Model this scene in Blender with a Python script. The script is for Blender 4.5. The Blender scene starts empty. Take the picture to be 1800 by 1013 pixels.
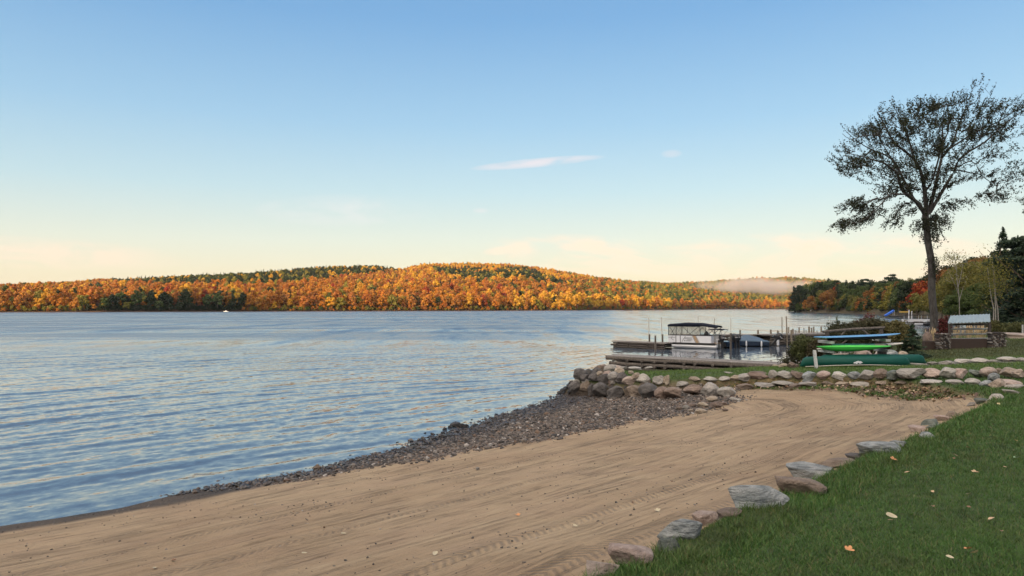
import bpy, math, random
import numpy as np
from mathutils import Vector, Matrix
R = math.radians
# ------------------------------------------------------------------ camera, world, sun, exposure
scene = bpy.context.scene
F = 1240.0; CX = 900.0; CY = 506.5; EYE = 4.0; PITCH = math.atan(33.5/1240)
cam_d = bpy.data.cameras.new('camera'); cam = bpy.data.objects.new('camera', cam_d)
scene.collection.objects.link(cam); scene.camera = cam
cam.location = (0, 0, EYE); cam.rotation_euler = (R(90)+PITCH, 0, 0)
cam_d.sensor_width = 36; cam_d.lens = F/1800*36; cam_d.clip_start = 0.1; cam_d.clip_end = 20000

SUN_EL = R(6.5); SUN_AZ = R(180+36)      # azimuth clockwise from +Y : behind the camera, to the left
SDIR = Vector((math.sin(SUN_AZ)*math.cos(SUN_EL), math.cos(SUN_AZ)*math.cos(SUN_EL), math.sin(SUN_EL)))
sd_ = bpy.data.lights.new('sun', 'SUN'); sun = bpy.data.objects.new('sun', sd_)
scene.collection.objects.link(sun)
sd_.energy = 5.0; sd_.angle = R(0.5); sd_.color = (1.0, 0.66, 0.36)
sun.rotation_euler = SDIR.to_track_quat('Z', 'Y').to_euler()
scene.view_settings.view_transform = 'Standard'; scene.view_settings.look = 'None'
scene.view_settings.exposure = 0.9; scene.view_settings.gamma = 1
scene.cycles.max_bounces = 6; scene.cycles.diffuse_bounces = 3; scene.cycles.glossy_bounces = 3
scene.cycles.transmission_bounces = 4; scene.cycles.volume_bounces = 0; scene.cycles.transparent_max_bounces = 8
scene.cycles.use_adaptive_sampling = True

world = bpy.data.worlds.new("World"); scene.world = world; world.use_nodes = True
wt = world.node_tree; wn = wt.nodes; wl = wt.links; wn.clear()
def wnode(t, **k):
    n = wn.new(t)
    for a, b in k.items(): setattr(n, a, b)
    return n
wo = wnode('ShaderNodeOutputWorld'); bg = wnode('ShaderNodeBackground'); wl.new(bg.outputs[0], wo.inputs[0])
sky = wnode('ShaderNodeTexSky'); sky.sky_type = 'NISHITA'; sky.sun_disc = False
sky.sun_elevation = SUN_EL; sky.sun_rotation = SUN_AZ; sky.altitude = 300
sky.air_density = 1.0; sky.dust_density = 1.5; sky.ozone_density = 1.5
bg.inputs[1].default_value = 0.15
tc = wnode('ShaderNodeTexCoord'); sep = wnode('ShaderNodeSeparateXYZ'); wl.new(tc.outputs['Generated'], sep.inputs[0])
def wmath(op, a, b=None, c=None, clamp=False):
    n = wnode('ShaderNodeMath', operation=op); n.use_clamp = clamp
    for i, v in enumerate((a, b, c)):
        if v is None: continue
        if isinstance(v, (int, float)): n.inputs[i].default_value = v
        else: wl.new(v, n.inputs[i])
    return n.outputs[0]
# the sky model toned per elevation (white balance of a hazy dawn: cream at the horizon, clear blue above)
ramp = wnode('ShaderNodeValToRGB'); wl.new(sep.outputs[2], ramp.inputs[0])
SKY = [(0.0,(1.0,0.82,0.55)),(0.045,(0.95,0.86,0.62)),(0.09,(0.80,0.86,0.74)),(0.16,(0.56,0.77,0.84)),(0.25,(0.36,0.62,0.85)),(0.38,(0.185,0.43,0.76)),(0.60,(0.12,0.30,0.62)),(1.0,(0.11,0.22,0.50))]
el = ramp.color_ramp.elements
while len(el) < len(SKY): el.new(0.5)
for e, (p, c) in zip(el, SKY): e.position = p; e.color = (*c, 1)
GAIN = 3.6
mul = wnode('ShaderNodeMix', data_type='RGBA', blend_type='MULTIPLY'); mul.inputs[0].default_value = 1
wl.new(ramp.outputs[0], mul.inputs[6]); mul.inputs[7].default_value = (GAIN, GAIN, GAIN, 1)
mixs = wnode('ShaderNodeMix', data_type='RGBA'); mixs.inputs[0].default_value = 0.85
wl.new(sky.outputs[0], mixs.inputs[6]); wl.new(mul.outputs[2], mixs.inputs[7])
# warm fill glow added to the sunward sky, set high to brighten the foreground
dt = wnode('ShaderNodeVectorMath', operation='DOT_PRODUCT'); wl.new(tc.outputs['Generated'], dt.inputs[0]); dt.inputs[1].default_value = (math.sin(SUN_AZ)*0.55, math.cos(SUN_AZ)*0.55, 0.835)
fill_glow = wnode('ShaderNodeMapRange', interpolation_type='SMOOTHSTEP'); wl.new(dt.outputs['Value'], fill_glow.inputs[0])
for i_, v_ in enumerate((0.1, 1.0, 0.0, 1.0)): fill_glow.inputs[i_+1].default_value = v_
gadd = wnode('ShaderNodeMix', data_type='RGBA', blend_type='ADD'); wl.new(fill_glow.outputs[0], gadd.inputs[0]); wl.new(mixs.outputs[2], gadd.inputs[6]); gadd.inputs[7].default_value = (9.5, 7.6, 5.4, 1)
# thin clouds, by direction (azimuth = x/y, elevation = z/y)
def cloud(px, py, w, h, tilt, amp, sc, seed, col, prev, thr=0.42):
    """a patch of cirrus centred on the direction of photo pixel px,py; w,h in pixels"""
    ax, az = (px-CX)/F, (540-py)/F
    u = wmath('DIVIDE', sep.outputs[0], wmath('MAXIMUM', sep.outputs[1], 0.05))
    v = wmath('DIVIDE', sep.outputs[2], wmath('MAXIMUM', sep.outputs[1], 0.05))
    du = wmath('SUBTRACT', u, ax); dv = wmath('SUBTRACT', wmath('SUBTRACT', v, az), wmath('MULTIPLY', du, tilt))
    q = wmath('ADD', wmath('POWER', wmath('ABSOLUTE', wmath('DIVIDE', du, w/F)), 2.0), wmath('POWER', wmath('ABSOLUTE', wmath('DIVIDE', dv, h/F)), 2.0))
    env = wmath('SUBTRACT', 1.0, q, clamp=True)
    comb = wnode('ShaderNodeCombineXYZ'); wl.new(wmath('MULTIPLY', u, sc*0.28), comb.inputs[0]); wl.new(wmath('MULTIPLY', wmath('SUBTRACT', v, wmath('MULTIPLY', u, tilt)), sc), comb.inputs[1]); comb.inputs[2].default_value = seed
    nz = wnode('ShaderNodeTexNoise'); nz.inputs['Scale'].default_value = 1; nz.inputs['Detail'].default_value = 6; nz.inputs['Roughness'].default_value = 0.6
    nz.inputs['Distortion'].default_value = 0.6
    wl.new(comb.outputs[0], nz.inputs['Vector'])
    mr = wnode('ShaderNodeMapRange', interpolation_type='SMOOTHSTEP'); wl.new(nz.outputs[0], mr.inputs[0]); mr.inputs[1].default_value = thr-0.1; mr.inputs[2].default_value = thr+0.28
    f = wmath('MULTIPLY', wmath('MULTIPLY', wmath('POWER', env, 0.8), mr.outputs[0]), amp, clamp=True)
    m = wnode('ShaderNodeMix', data_type='RGBA'); wl.new(f, m.inputs[0]); wl.new(prev, m.inputs[6]); m.inputs[7].default_value = (*[c*GAIN for c in col], 1)
    return m.outputs[2]
c_ = gadd.outputs[2]
CR = (1.16, 0.90, 0.68)
c_ = cloud(1440, 455, 330, 50, 0.02, 1.5, 30, 2.0, CR, c_, 0.47)
c_ = cloud(1070, 455, 220, 40, -0.10, 1.5, 34, 5.0, CR, c_, 0.47)
c_ = cloud(60, 445, 280, 30, -0.05, 0.7, 44, 9.0, (1.08, 0.86, 0.66), c_)
c_ = cloud(600, 370, 160, 30, 0.0, 0.6, 40, 12.0, (0.86, 0.88, 0.86), c_)
c_ = cloud(945, 285, 122, 9, 0.09, 0.9, 60, 15.0, (0.86, 0.82, 0.86), c_, 0.30)
c_ = cloud(1182, 269, 20, 8, 0.05, 0.42, 60, 18.0, (0.84, 0.82, 0.86), c_, 0.3)
c_ = cloud(845, 370, 16, 5, 0.0, 0.5, 60, 21.0, (0.86, 0.86, 0.86), c_, 0.3)
c_ = cloud(885, 440, 40, 9, 0.1, 0.6, 60, 25.0, CR, c_, 0.3)
wl.new(c_, bg.inputs[0])

# ------------------------------------------------------------------ helpers
rng = np.random.default_rng(7); random.seed(7)
ct, st = math.cos(PITCH), math.sin(PITCH)
def ray(px, py):
    xc, yc = (px-CX)/F, (CY-py)/F
    d = np.array([xc, ct-yc*st, st+yc*ct]); return d/d[1]
def W(px, py, depth):
    d = ray(px, py); return Vector((d[0]*depth, depth, EYE+d[2]*depth))
def WZ(px, py, z=0.0):
    d = ray(px, py); t = (z-EYE)/d[2]; return Vector((d[0]*t, t, z))
def px_of(x, y): return x/y*F + CX
def link(o, parent=None):
    scene.collection.objects.link(o)
    if parent: o.parent = parent
    return o
def tag(o, label=None, cat=None, group=None, kind=None):
    if label: o['label'] = label
    if cat: o['category'] = cat
    if group: o['group'] = group
    if kind: o['kind'] = kind
    return o
def empty(name, loc=(0,0,0), rz=0.0):
    o = bpy.data.objects.new(name, None); o.empty_display_size = 0.2; link(o); o.location = loc; o.rotation_euler = (0, 0, rz); return o
def mesh_np(name, V, Fc, mat=None, parent=None, smooth=False, link_it=True, attrs=None):
    """V (n,3) array, Fc (m,3|4) array or a list of such arrays (all one size each)"""
    V = np.asarray(V, dtype=np.float32)
    Fs = Fc if isinstance(Fc, list) else [Fc]
    Fs = [np.asarray(f, dtype=np.int32) for f in Fs if len(f)]
    me = bpy.data.meshes.new(name)
    me.vertices.add(len(V)); me.vertices.foreach_set('co', V.ravel())
    nl = sum(f.size for f in Fs); npol = sum(len(f) for f in Fs)
    me.loops.add(nl); me.loops.foreach_set('vertex_index', np.concatenate([f.ravel() for f in Fs]))
    me.polygons.add(npol)
    tot = np.concatenate([np.full(len(f), f.shape[1], np.int32) for f in Fs])
    st_ = np.concatenate([[0], np.cumsum(tot)[:-1]]).astype(np.int32)
    me.polygons.foreach_set('loop_start', st_)
    me.polygons.foreach_set('use_smooth', np.full(npol, bool(smooth)))
    if attrs:
        for an, av in attrs.items():
            av = np.asarray(av, dtype=np.float32)
            if av.ndim == 1:
                a = me.attributes.new(an, 'FLOAT', 'POINT'); a.data.foreach_set('value', av)
            else:
                a = me.attributes.new(an, 'FLOAT_VECTOR', 'POINT'); a.data.foreach_set('vector', av.ravel())
    me.update(calc_edges=True); me.validate()
    if mat:
        for m in (mat if isinstance(mat, (list, tuple)) else [mat]): me.materials.append(m)
    o = bpy.data.objects.new(name, me)
    if link_it: link(o, parent)
    return o
class MB:
    """collects boxes, tubes, prisms into one mesh"""
    def __init__(s): s.v = []; s.f3 = []; s.f4 = []; s.n = 0; s.ng = []
    def add(s, V, F3=(), F4=()):
        b = s.n; s.v.append(np.asarray(V, float)); s.n += len(V)
        if len(F3): s.f3.append(np.asarray(F3)+b)
        if len(F4): s.f4.append(np.asarray(F4)+b)
        return s
    def box(s, c, size, rot=None, bev=0.0):
        x, y, z = [q/2 for q in size]
        V = np.array([(i*x, j*y, k*z) for k in (-1,1) for j in (-1,1) for i in (-1,1)])
        F4 = [(0,2,3,1),(4,5,7,6),(0,1,5,4),(2,6,7,3),(0,4,6,2),(1,3,7,5)]
        if rot is not None:
            V = V @ np.array(rot).T if not isinstance(rot, (int, float)) else V @ np.array(Matrix.Rotation(rot, 3, 'Z')).T
        return s.add(V+np.array(c), F4=F4)
    def bar(s, a, b, w, h):
        """box beam from a to b"""
        a, b = Vector(a), Vector(b); d = (b-a); L = d.length
        if L < 1e-6: return s
        q = d.to_track_quat('X', 'Z').to_matrix()
        return s.box((a+b)/2, (L, w, h), q)
    def tube(s, pts, rad, n=8, cap=True):
        pts = [Vector(p) for p in pts]
        if isinstance(rad, (int, float)): rad = [rad]*len(pts)
        V = []; up = Vector((0,0,1))
        for i, p in enumerate(pts):
            d = (pts[min(i+1, len(pts)-1)]-pts[max(i-1, 0)]).normalized()
            ref = Vector((0,0,1)) if abs(d.z) < 0.9 else Vector((1,0,0))
            a = d.cross(ref).normalized(); b = d.cross(a)
            for k in range(n):
                t = 2*math.pi*k/n; V.append(p+(a*math.cos(t)+b*math.sin(t))*rad[i])
        F4 = []
        for i in range(len(pts)-1):
            for k in range(n): F4.append((i*n+k, i*n+(k+1)%n, (i+1)*n+(k+1)%n, (i+1)*n+k))
        F3 = []
        if cap:
            V.append(pts[0]); V.append(pts[-1]); c0 = len(V)-2; m = (len(pts)-1)*n
            for k in range(n): F3.append((c0, (k+1)%n, k)); F3.append((c0+1, m+k, m+(k+1)%n))
        return s.add([tuple(v) for v in V], F3, F4)
    def loft(s, rings, close=True, cap=False):
        n = len(rings[0]); V = np.concatenate([np.asarray(r, float) for r in rings]); F4 = []
        for i in range(len(rings)-1):
            for k in range(n if close else n-1): F4.append((i*n+k, i*n+(k+1)%n, (i+1)*n+(k+1)%n, (i+1)*n+k))
        F3 = []
        if cap:
            V = np.concatenate([V, [np.mean(rings[0], axis=0)], [np.mean(rings[-1], axis=0)]]); c0 = len(V)-2; m = (len(rings)-1)*n
            for k in range(n): F3.append((c0, (k+1)%n, k)); F3.append((c0+1, m+k, m+(k+1)%n))
        return s.add(V, F3, F4)
    def prism(s, poly, axis_vec):
        n = len(poly); P = np.asarray(poly, float); Q = P+np.asarray(axis_vec, float)
        V = np.concatenate([P, Q, [P.mean(0)], [Q.mean(0)]]); F4 = [(k, (k+1)%n, n+(k+1)%n, n+k) for k in range(n)]
        F3 = [(2*n, (k+1)%n, k) for k in range(n)]+[(2*n+1, n+k, n+(k+1)%n) for k in range(n)]
        return s.add(V, F3, F4)
    def build(s, name, mat, parent=None, smooth=False):
        V = np.concatenate(s.v); fs = []
        if s.f3: fs.append(np.concatenate(s.f3))
        if s.f4: fs.append(np.concatenate(s.f4))
        o = mesh_np(name, V, fs, mat, parent, smooth)
        if smooth:
            me = o.data
            try: me.set_sharp_from_angle(angle=R(40))
            except Exception: pass
        return o
def copy_tree(o, parent=None):
    c = o.copy(); link(c, parent)
    if parent: c.matrix_parent_inverse = o.matrix_parent_inverse
    for ch in o.children: copy_tree(ch, c)
    return c

# ---- materials
class NT:
    def __init__(s, name):
        s.m = bpy.data.materials.new(name); s.m.use_nodes = True; s.t = s.m.node_tree; s.t.nodes.clear()
        s.out = s.t.nodes.new('ShaderNodeOutputMaterial'); s.b = s.t.nodes.new('ShaderNodeBsdfPrincipled'); s.t.links.new(s.b.outputs[0], s.out.inputs[0])
    def n(s, t, **k):
        q = s.t.nodes.new(t)
        for a, b in k.items(): setattr(q, a, b)
        return q
    def set(s, sock, v):
        if isinstance(v, (int, float)): sock.default_value = v
        elif isinstance(v, (tuple, list)): sock.default_value = (*v, 1) if len(v) == 3 and len(sock.default_value) == 4 else v
        else: s.t.links.new(v, sock)
    def math(s, op, a, b=None, c=None, clamp=False):
        q = s.n('ShaderNodeMath', operation=op); q.use_clamp = clamp
        for i, v in enumerate((a, b, c)):
            if v is not None: s.set(q.inputs[i], v)
        return q.outputs[0]
    def mix(s, f, a, b, mode='MIX'):
        q = s.n('ShaderNodeMix', data_type='RGBA', blend_type=mode); s.set(q.inputs[0], f); s.set(q.inputs[6], a); s.set(q.inputs[7], b); return q.outputs[2]
    def noise(s, vec, scale, detail=4, rough=0.55, dist=0.0):
        q = s.n('ShaderNodeTexNoise'); s.set(q.inputs['Scale'], scale); s.set(q.inputs['Detail'], detail); s.set(q.inputs['Roughness'], rough); s.set(q.inputs['Distortion'], dist)
        if vec is not None: s.t.links.new(vec, q.inputs['Vector'])
        return q.outputs[0]
    def vor(s, vec, scale, feat='F1', out=0):
        q = s.n('ShaderNodeTexVoronoi', feature=feat); s.set(q.inputs['Scale'], scale); s.t.links.new(vec, q.inputs['Vector']); return q.outputs[out]
    def ramp(s, fac, stops, interp='LINEAR'):
        q = s.n('ShaderNodeValToRGB'); q.color_ramp.interpolation = interp; e = q.color_ramp.elements
        while len(e) < len(stops): e.new(0.5)
        for x, (p, c) in zip(e, stops): x.position = p; x.color = (*c, 1) if len(c) == 3 else c
        s.set(q.inputs[0], fac); return q.outputs[0]
    def mr(s, v, a, b, c=0.0, d=1.0, smooth=True):
        q = s.n('ShaderNodeMapRange', interpolation_type='SMOOTHSTEP' if smooth else 'LINEAR'); s.set(q.inputs[0], v)
        for i, x in enumerate((a, b, c, d)): s.set(q.inputs[i+1], x)
        return q.outputs[0]
    def attr(s, name, out='Fac', typ='GEOMETRY'):
        q = s.n('ShaderNodeAttribute', attribute_type=typ); q.attribute_name = name; return q.outputs[out]
    def obj(s): return s.n('ShaderNodeTexCoord').outputs['Object']
    def pos(s): return s.n('ShaderNodeNewGeometry').outputs['Position']
    def rand(s): return s.n('ShaderNodeObjectInfo').outputs['Random']
    def island(s): return s.n('ShaderNodeNewGeometry').outputs['Random Per Island']
    def mapping(s, vec, scale=(1,1,1), rot=(0,0,0), loc=(0,0,0)):
        q = s.n('ShaderNodeMapping'); s.t.links.new(vec, q.inputs[0]); q.inputs[1].default_value = loc; q.inputs[2].default_value = rot; q.inputs[3].default_value = scale; return q.outputs[0]
    def comb(s, x, y, z=0.0):
        q = s.n('ShaderNodeCombineXYZ'); s.set(q.inputs[0], x); s.set(q.inputs[1], y); s.set(q.inputs[2], z); return q.outputs[0]
    def bump(s, h, strength=0.5, dist=0.01, normal=None):
        q = s.n('ShaderNodeBump'); s.set(q.inputs['Strength'], strength); q.inputs['Distance'].default_value = dist; s.set(q.inputs['Height'], h)
        if normal is not None: s.t.links.new(normal, q.inputs['Normal'])
        return q.outputs[0]
    def fin(s, col=None, rough=0.8, normal=None, metal=0.0, spec=None):
        if col is not None: s.set(s.b.inputs['Base Color'], col)
        s.set(s.b.inputs['Roughness'], rough); s.set(s.b.inputs['Metallic'], metal)
        if spec is not None: s.set(s.b.inputs['Specular IOR Level'], spec)
        if normal is not None: s.t.links.new(normal, s.b.inputs['Normal'])
        return s.m
def hsv_jit(t, col, amt, rnd):
    q = t.n('ShaderNodeHueSaturation'); t.set(q.inputs['Hue'], t.mr(rnd, 0, 1, 0.5-amt[0], 0.5+amt[0], False)); t.set(q.inputs['Value'], t.mr(t.math('FRACT', t.math('MULTIPLY', rnd, 7.31)), 0, 1, 1-amt[1], 1+amt[1], False))
    q.inputs['Saturation'].default_value = 1; t.set(q.inputs['Color'], col); return q.outputs[0]
def simple(name, col, rough=0.7, var=0.15, scale=8, bump=0.0, metal=0.0, spec=None, stretch=(1,1,1)):
    t = NT(name); v = t.mapping(t.obj(), stretch); nz = t.noise(v, scale, 5)
    c = t.mix(nz, tuple(x*(1-var) for x in col), tuple(min(1, x*(1+var)) for x in col))
    nrm = t.bump(t.noise(v, scale*3, 4), 0.5, bump) if bump else None
    return t.fin(c, rough, nrm, metal, spec)
def foliage(name, cols, jit=(0.02, 0.25), trans=0.25):
    """leaf material: colour varies by tree and by leaf, a little light passes through"""
    t = NT(name); r = t.rand(); isl = t.island()
    k = len(cols); stops = [((i+0.5)/k, c) for i, c in enumerate(cols)]
    f = t.math('ADD', t.math('MULTIPLY', r, 0.62), t.math('MULTIPLY', isl, 0.38))
    c = t.ramp(f, stops); c = hsv_jit(t, c, jit, isl)
    t.fin(c, 0.7, spec=0.25)
    tr = t.n('ShaderNodeBsdfTranslucent'); t.set(tr.inputs[0], c); mx = t.n('ShaderNodeMixShader'); mx.inputs[0].default_value = trans
    t.t.links.new(t.b.outputs[0], mx.inputs[1]); t.t.links.new(tr.outputs[0], mx.inputs[2]); t.t.links.new(mx.outputs[0], t.out.inputs[0])
    return t.m
# ---- numpy noise
def vnoise(x, y, seed=0):
    xi = np.floor(x).astype(np.int64); yi = np.floor(y).astype(np.int64); fx = x-xi; fy = y-yi
    fx = fx*fx*(3-2*fx); fy = fy*fy*(3-2*fy)
    def h(a, b):
        n = (a*374761393+b*668265263+seed*974634777) & 0xFFFFFFFF; n = ((n ^ (n >> 13))*1274126177) & 0xFFFFFFFF
        return ((n ^ (n >> 16)) & 0xFFFF)/65535.0
    return (h(xi,yi)*(1-fx)+h(xi+1,yi)*fx)*(1-fy)+(h(xi,yi+1)*(1-fx)+h(xi+1,yi+1)*fx)*fy
def fbm(x, y, o=4, seed=0):
    a = 0.5; s = 0; f = 1
    for i in range(o): s = s+a*vnoise(x*f, y*f, seed+i*17); a *= 0.5; f *= 2.03
    return s/(1-0.5**o)
def sstep(a, b, x): t = np.clip((x-a)/(b-a), 0, 1); return t*t*(3-2*t)
def polyline_dist(x, y, P):
    d = np.full(np.shape(x), 1e9); P = np.asarray(P, float)
    for a, b in zip(P[:-1], P[1:]):
        ab = b-a; L = ab@ab; t = np.clip(((x-a[0])*ab[0]+(y-a[1])*ab[1])/L, 0, 1)
        d = np.minimum(d, np.hypot(x-a[0]-t*ab[0], y-a[1]-t*ab[1]))
    return d
def poly_sd(x, y, P):
    P = list(P); Q = P+[P[0]]; d = polyline_dist(x, y, Q); ins = np.zeros(np.shape(x), bool)
    for (x0, y0), (x1, y1) in zip(Q[:-1], Q[1:]):
        if y0 == y1: continue
        c = ((y0 > y) != (y1 > y)) & (x < (x1-x0)*(y-y0)/(y1-y0)+x0); ins ^= c
    return np.where(ins, d, -d)
class RBF:
    def __init__(s, pts):
        A = np.array(pts, float); s.p = A[:, :2]; n = len(A)
        D = np.hypot(*(s.p[:, None]-s.p[None]).transpose(2,0,1)); M = np.zeros((n+3, n+3)); M[:n,:n] = D+np.eye(n)*1e-3
        M[:n,n] = 1; M[:n,n+1:] = s.p; M[n,:n] = 1; M[n+1:,:n] = s.p.T
        s.w = np.linalg.solve(M, np.concatenate([A[:,2], [0,0,0]]))
    def __call__(s, x, y):
        n = len(s.p); o = s.w[n]+s.w[n+1]*x+s.w[n+2]*y
        for (a, b), w in zip(s.p, s.w[:n]): o = o+w*np.hypot(x-a, y-b)
        return o

# ------------------------------------------------------------------ terrain
xy = lambda v: (v[0], v[1])
BEACH_PX = [(0,925),(200,893),(400,850),(560,825),(700,790),(780,765),(880,731),(985,697)]
beach = [xy(WZ(*p)) for p in BEACH_PX]
shore_pre = [(-62,-40),(-32,-9),(-18,4.6)]
point = [(2.7,34.1),(3.2,36.0),(4.6,37.6),(6.2,37.3),(8.0,36.1)]
bank = [(10.8,35.3),(13.6,35.3),(15.4,37.2),(18.5,42),(24,47),(28,54),(36,60),(48,66),(62,80),(80,100),(100,122),(103,148),(108,170),(150,250),(188,340),(199,395),(212,470),(217,545),(232,585)]
back = [(300,650),(700,900),(900,600),(500,-60),(-62,-60)]
LAND = shore_pre+beach+point+bank+back
U = RBF([(0.3,3.6,2.4),(-6,-2,2.35),(3,1,2.45),(12,2,2.55),(2,5.8,2.32),(4,8.2,2.18),(6.3,10.9,2.02),(9.5,15,1.80),(12,18,1.66),(15,13,2.1),(16,20,1.75),
  (12,26,1.50),(16,31,1.42),(12,31,1.36),(8,31,1.12),(10,33.5,1.0),(13,34.5,1.08),(5.5,34,0.80),(4.4,35,0.70),(8,34.5,0.86),(7,30.5,0.95),(20,34,1.5),(30,49,1.62),(24,44,1.4),(34,54,1.62),(30,30,1.95),(40,50,1.9),(60,60,2.6),(45,20,3.0),(90,60,7),(140,120,18),(220,300,16),(130,170,6),(250,420,10),(300,560,8),(220,500,2.5),(240,545,2.5),(300,100,35),(-40,-20,1.5)])
def lerp2(p, q, t): return (p[0]+(q[0]-p[0])*t, p[1]+(q[1]-p[1])*t)
S_pts = [(x, y, 0.0) for x, y in beach]+[(x, y, 0.0) for x, y in shore_pre]
nx_, ny_ = -0.78, 0.62
S_pts += [(x+3*nx_, y+3*ny_, -0.35) for x, y in beach[::2]]+[(x+25*nx_, y+25*ny_, -2.2) for x, y in beach[::3]]
S_pts += [(0.0,4.6,2.08),(1.4,6.1,2.02),(3.4,8.5,1.88),(5.8,11.4,1.72),(9.2,15.5,1.52),(11.3,18.6,1.38),(12.0,22.5,1.22),(10,24.2,1.06),(11,27,1.02),(7.5,27.5,0.72),(5.2,29.5,0.30),(3,31.5,0.05),(-6,-2,1.95),(-20,-15,1.2)]
S = RBF(S_pts)
SLAB = [(-16,-6),(-6,-1),(-2.5,1.8),(0.28,4.07),(1.82,5.85),(3.88,8.2),(6.28,10.97),(9.68,14.9),(11.9,17.4),(12.9,19.4)]
WALL = [(13.2,21.6),(13.3,23.4),(12.9,25.2),(11.4,27.2),(9.6,28.6),(8.0,29.0),(6.6,29.0),(5.2,29.6),(4.0,30.6),(2.9,31.6),(2.35,32.6)]
SZ = SLAB+WALL+[(2.0,33.6),(0.0,36.0),(-30,60),(-80,40),(-80,-30)]
sh_dir = np.array([0.62, 0.78])
def near_height(x, y):
    x = np.asarray(x, float); y = np.asarray(y, float)
    u = U(x, y); s = S(x, y); sdz = poly_sd(x, y, SZ); sdl = poly_sd(x, y, LAND)
    s = np.maximum(s, -3.0); u = np.maximum(u, 0.5)
    m = sstep(-0.05, 0.28, sdz)            # 1 = sand zone
    near = np.clip(1-np.hypot(x-6, y-14)/60, 0, 1)
    ub = np.where(sdl > 0, u*sstep(-0.3, 0.6+0.02*np.maximum(y-60,0), sdl)-0.15*(1-sstep(0, 0.6, sdl)), np.maximum(-3.0, -0.15+sdl*0.6))
    ub = ub+np.where((sdl > 1) & (y < 60), (fbm(x*0.9, y*0.9, 3, 5)-0.5)*0.07, 0)
    sb = s+(fbm(x*0.5, y*0.5, 3, 9)-0.5)*0.08*near*(sdz > 0)
    # ruts of raking and tyres, following the slab edge
    t = sdz; ss = x*sh_dir[0]+y*sh_dir[1]
    rut = (fbm(ss*0.05, t*3.6, 4, 3)-0.5)*0.06*sstep(0.25, 0.8, t)*sstep(0.25, 0.5, s)
    return ub*(1-m)+(sb+rut)*m, m, sdz, sdl, s, u
def gz(x, y): return float(near_height(np.array([x]), np.array([y]))[0][0])
_T = np.concatenate([np.arange(2.5, 60, 0.03), np.arange(60, 600, 0.3)])
def G(px, py):
    """point of the ground seen at a photo pixel"""
    d = ray(px, py); X = d[0]*_T; Z = EYE+d[2]*_T; H = near_height(X, _T)[0]
    k = np.argmax(Z < H); t = _T[k]; return Vector((d[0]*t, t, float(H[k])))
def axis(fine0, fine1, step, lo, hi, g=1.09):
    a = list(np.arange(fine0, fine1+1e-6, step)); s = step; v = a[-1]
    while v < hi: s *= g; v += s; a.append(v)
    s = step; v = a[0]; b = []
    while v > lo: s *= g; v -= s; b.append(v)
    return np.array(b[::-1]+a)
def grid(xs, ys):
    X, Y = np.meshgrid(xs, ys); nx, ny = len(xs), len(ys); i = np.arange(nx*ny).reshape(ny, nx)
    Fq = np.stack([i[:-1,:-1].ravel(), i[:-1,1:].ravel(), i[1:,1:].ravel(), i[1:,:-1].ravel()], 1)
    return X.ravel(), Y.ravel(), Fq
gx, gy, gf = grid(axis(-12, 15, 0.09, -1500, 1500, 1.06), axis(1.5, 36, 0.09, -120, 1500, 1.06))
gh, gm, gsdz, gsdl, gs, gu = near_height(gx, gy)
pr = WZ
PEB = [(-9.4,13.6),(-8.9,13.35),(-7.2,14.7),xy(WZ(450,862,.1)),xy(WZ(640,832,.25)),xy(WZ(820,795,.4)),xy(WZ(950,775,.5)),xy(WZ(1100,752,.6)),xy(WZ(1190,728,.7)),xy(WZ(1290,708,.85)),(9.0,28.9),(2.2,33.5),(0.5,34.5),(-8,30),(-10,16)]
psd = poly_sd(gx, gy, PEB)
peb = sstep(-0.25, 0.35, psd+(fbm(gx*1.1, gy*1.1, 4, 21)-0.5)*1.7)*gm
grassm = (1-gm)
# strip of grass and leaves between wall foot and sand
stripd = polyline_dist(gx, gy, WALL[0:8]); wid = 1.6*sstep(13.6, 12.0, gx)*0+1.9
strip = gm*sstep(0.35, -0.35, stripd-wid+(fbm(gx*1.2, gy*1.2, 3, 31)-0.5)*1.4)*sstep(6.5, 8.5, gx)
wet = gm*sstep(0.25, 0.15, gs+(fbm(gx*0.8, gy*0.8, 3, 41)-0.5)*0.12)
PATH = [xy(WZ(1630,640,1.55)), xy(WZ(1700,634,1.65)), xy(WZ(1850,631,1.8)), (60,36)]
pathm = (1-gm)*sstep(0.9, 0.4, polyline_dist(gx, gy, PATH)+(fbm(gx, gy, 2, 51)-0.5)*0.5)

t = NT('ground_cover'); P = t.pos()
tt, ss_ = t.attr('track'), t.attr('along')
sv = t.comb(t.math('MULTIPLY', ss_, 0.07), t.math('MULTIPLY', tt, 4.6))
n1 = t.noise(sv, 1.0, 8, 0.66, 0.08); n2 = t.noise(P, 1.1, 4); n3 = t.noise(P, 38, 5, 0.7); n4 = t.noise(P, 9, 4, 0.6)
sv2 = t.comb(t.math('MULTIPLY', ss_, 0.6), t.math('MULTIPLY', tt, 21)); n5 = t.noise(sv2, 1.0, 5, 0.65, 0.15)
sand = t.ramp(n1, [(0.28,(0.225,0.165,0.100)),(0.45,(0.325,0.242,0.148)),(0.6,(0.38,0.29,0.182)),(0.75,(0.44,0.345,0.22))])
sand = t.mix(t.mr(n2, 0.35, 0.75), sand, (0.33,0.24,0.152))
sv3 = t.comb(t.math('MULTIPLY', ss_, 0.10), t.math('MULTIPLY', tt, 2.6), 3.7); rl = t.noise(sv3, 1.0, 5, 0.62, 0.2); line = t.mr(t.math('ABSOLUTE', t.math('SUBTRACT', rl, 0.5)), 0.0, 0.022, 1, 0)
brk = t.mr(t.noise(P, 0.9, 4, 0.6), 0.42, 0.6); line = t.math('MULTIPLY', line, brk)
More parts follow.
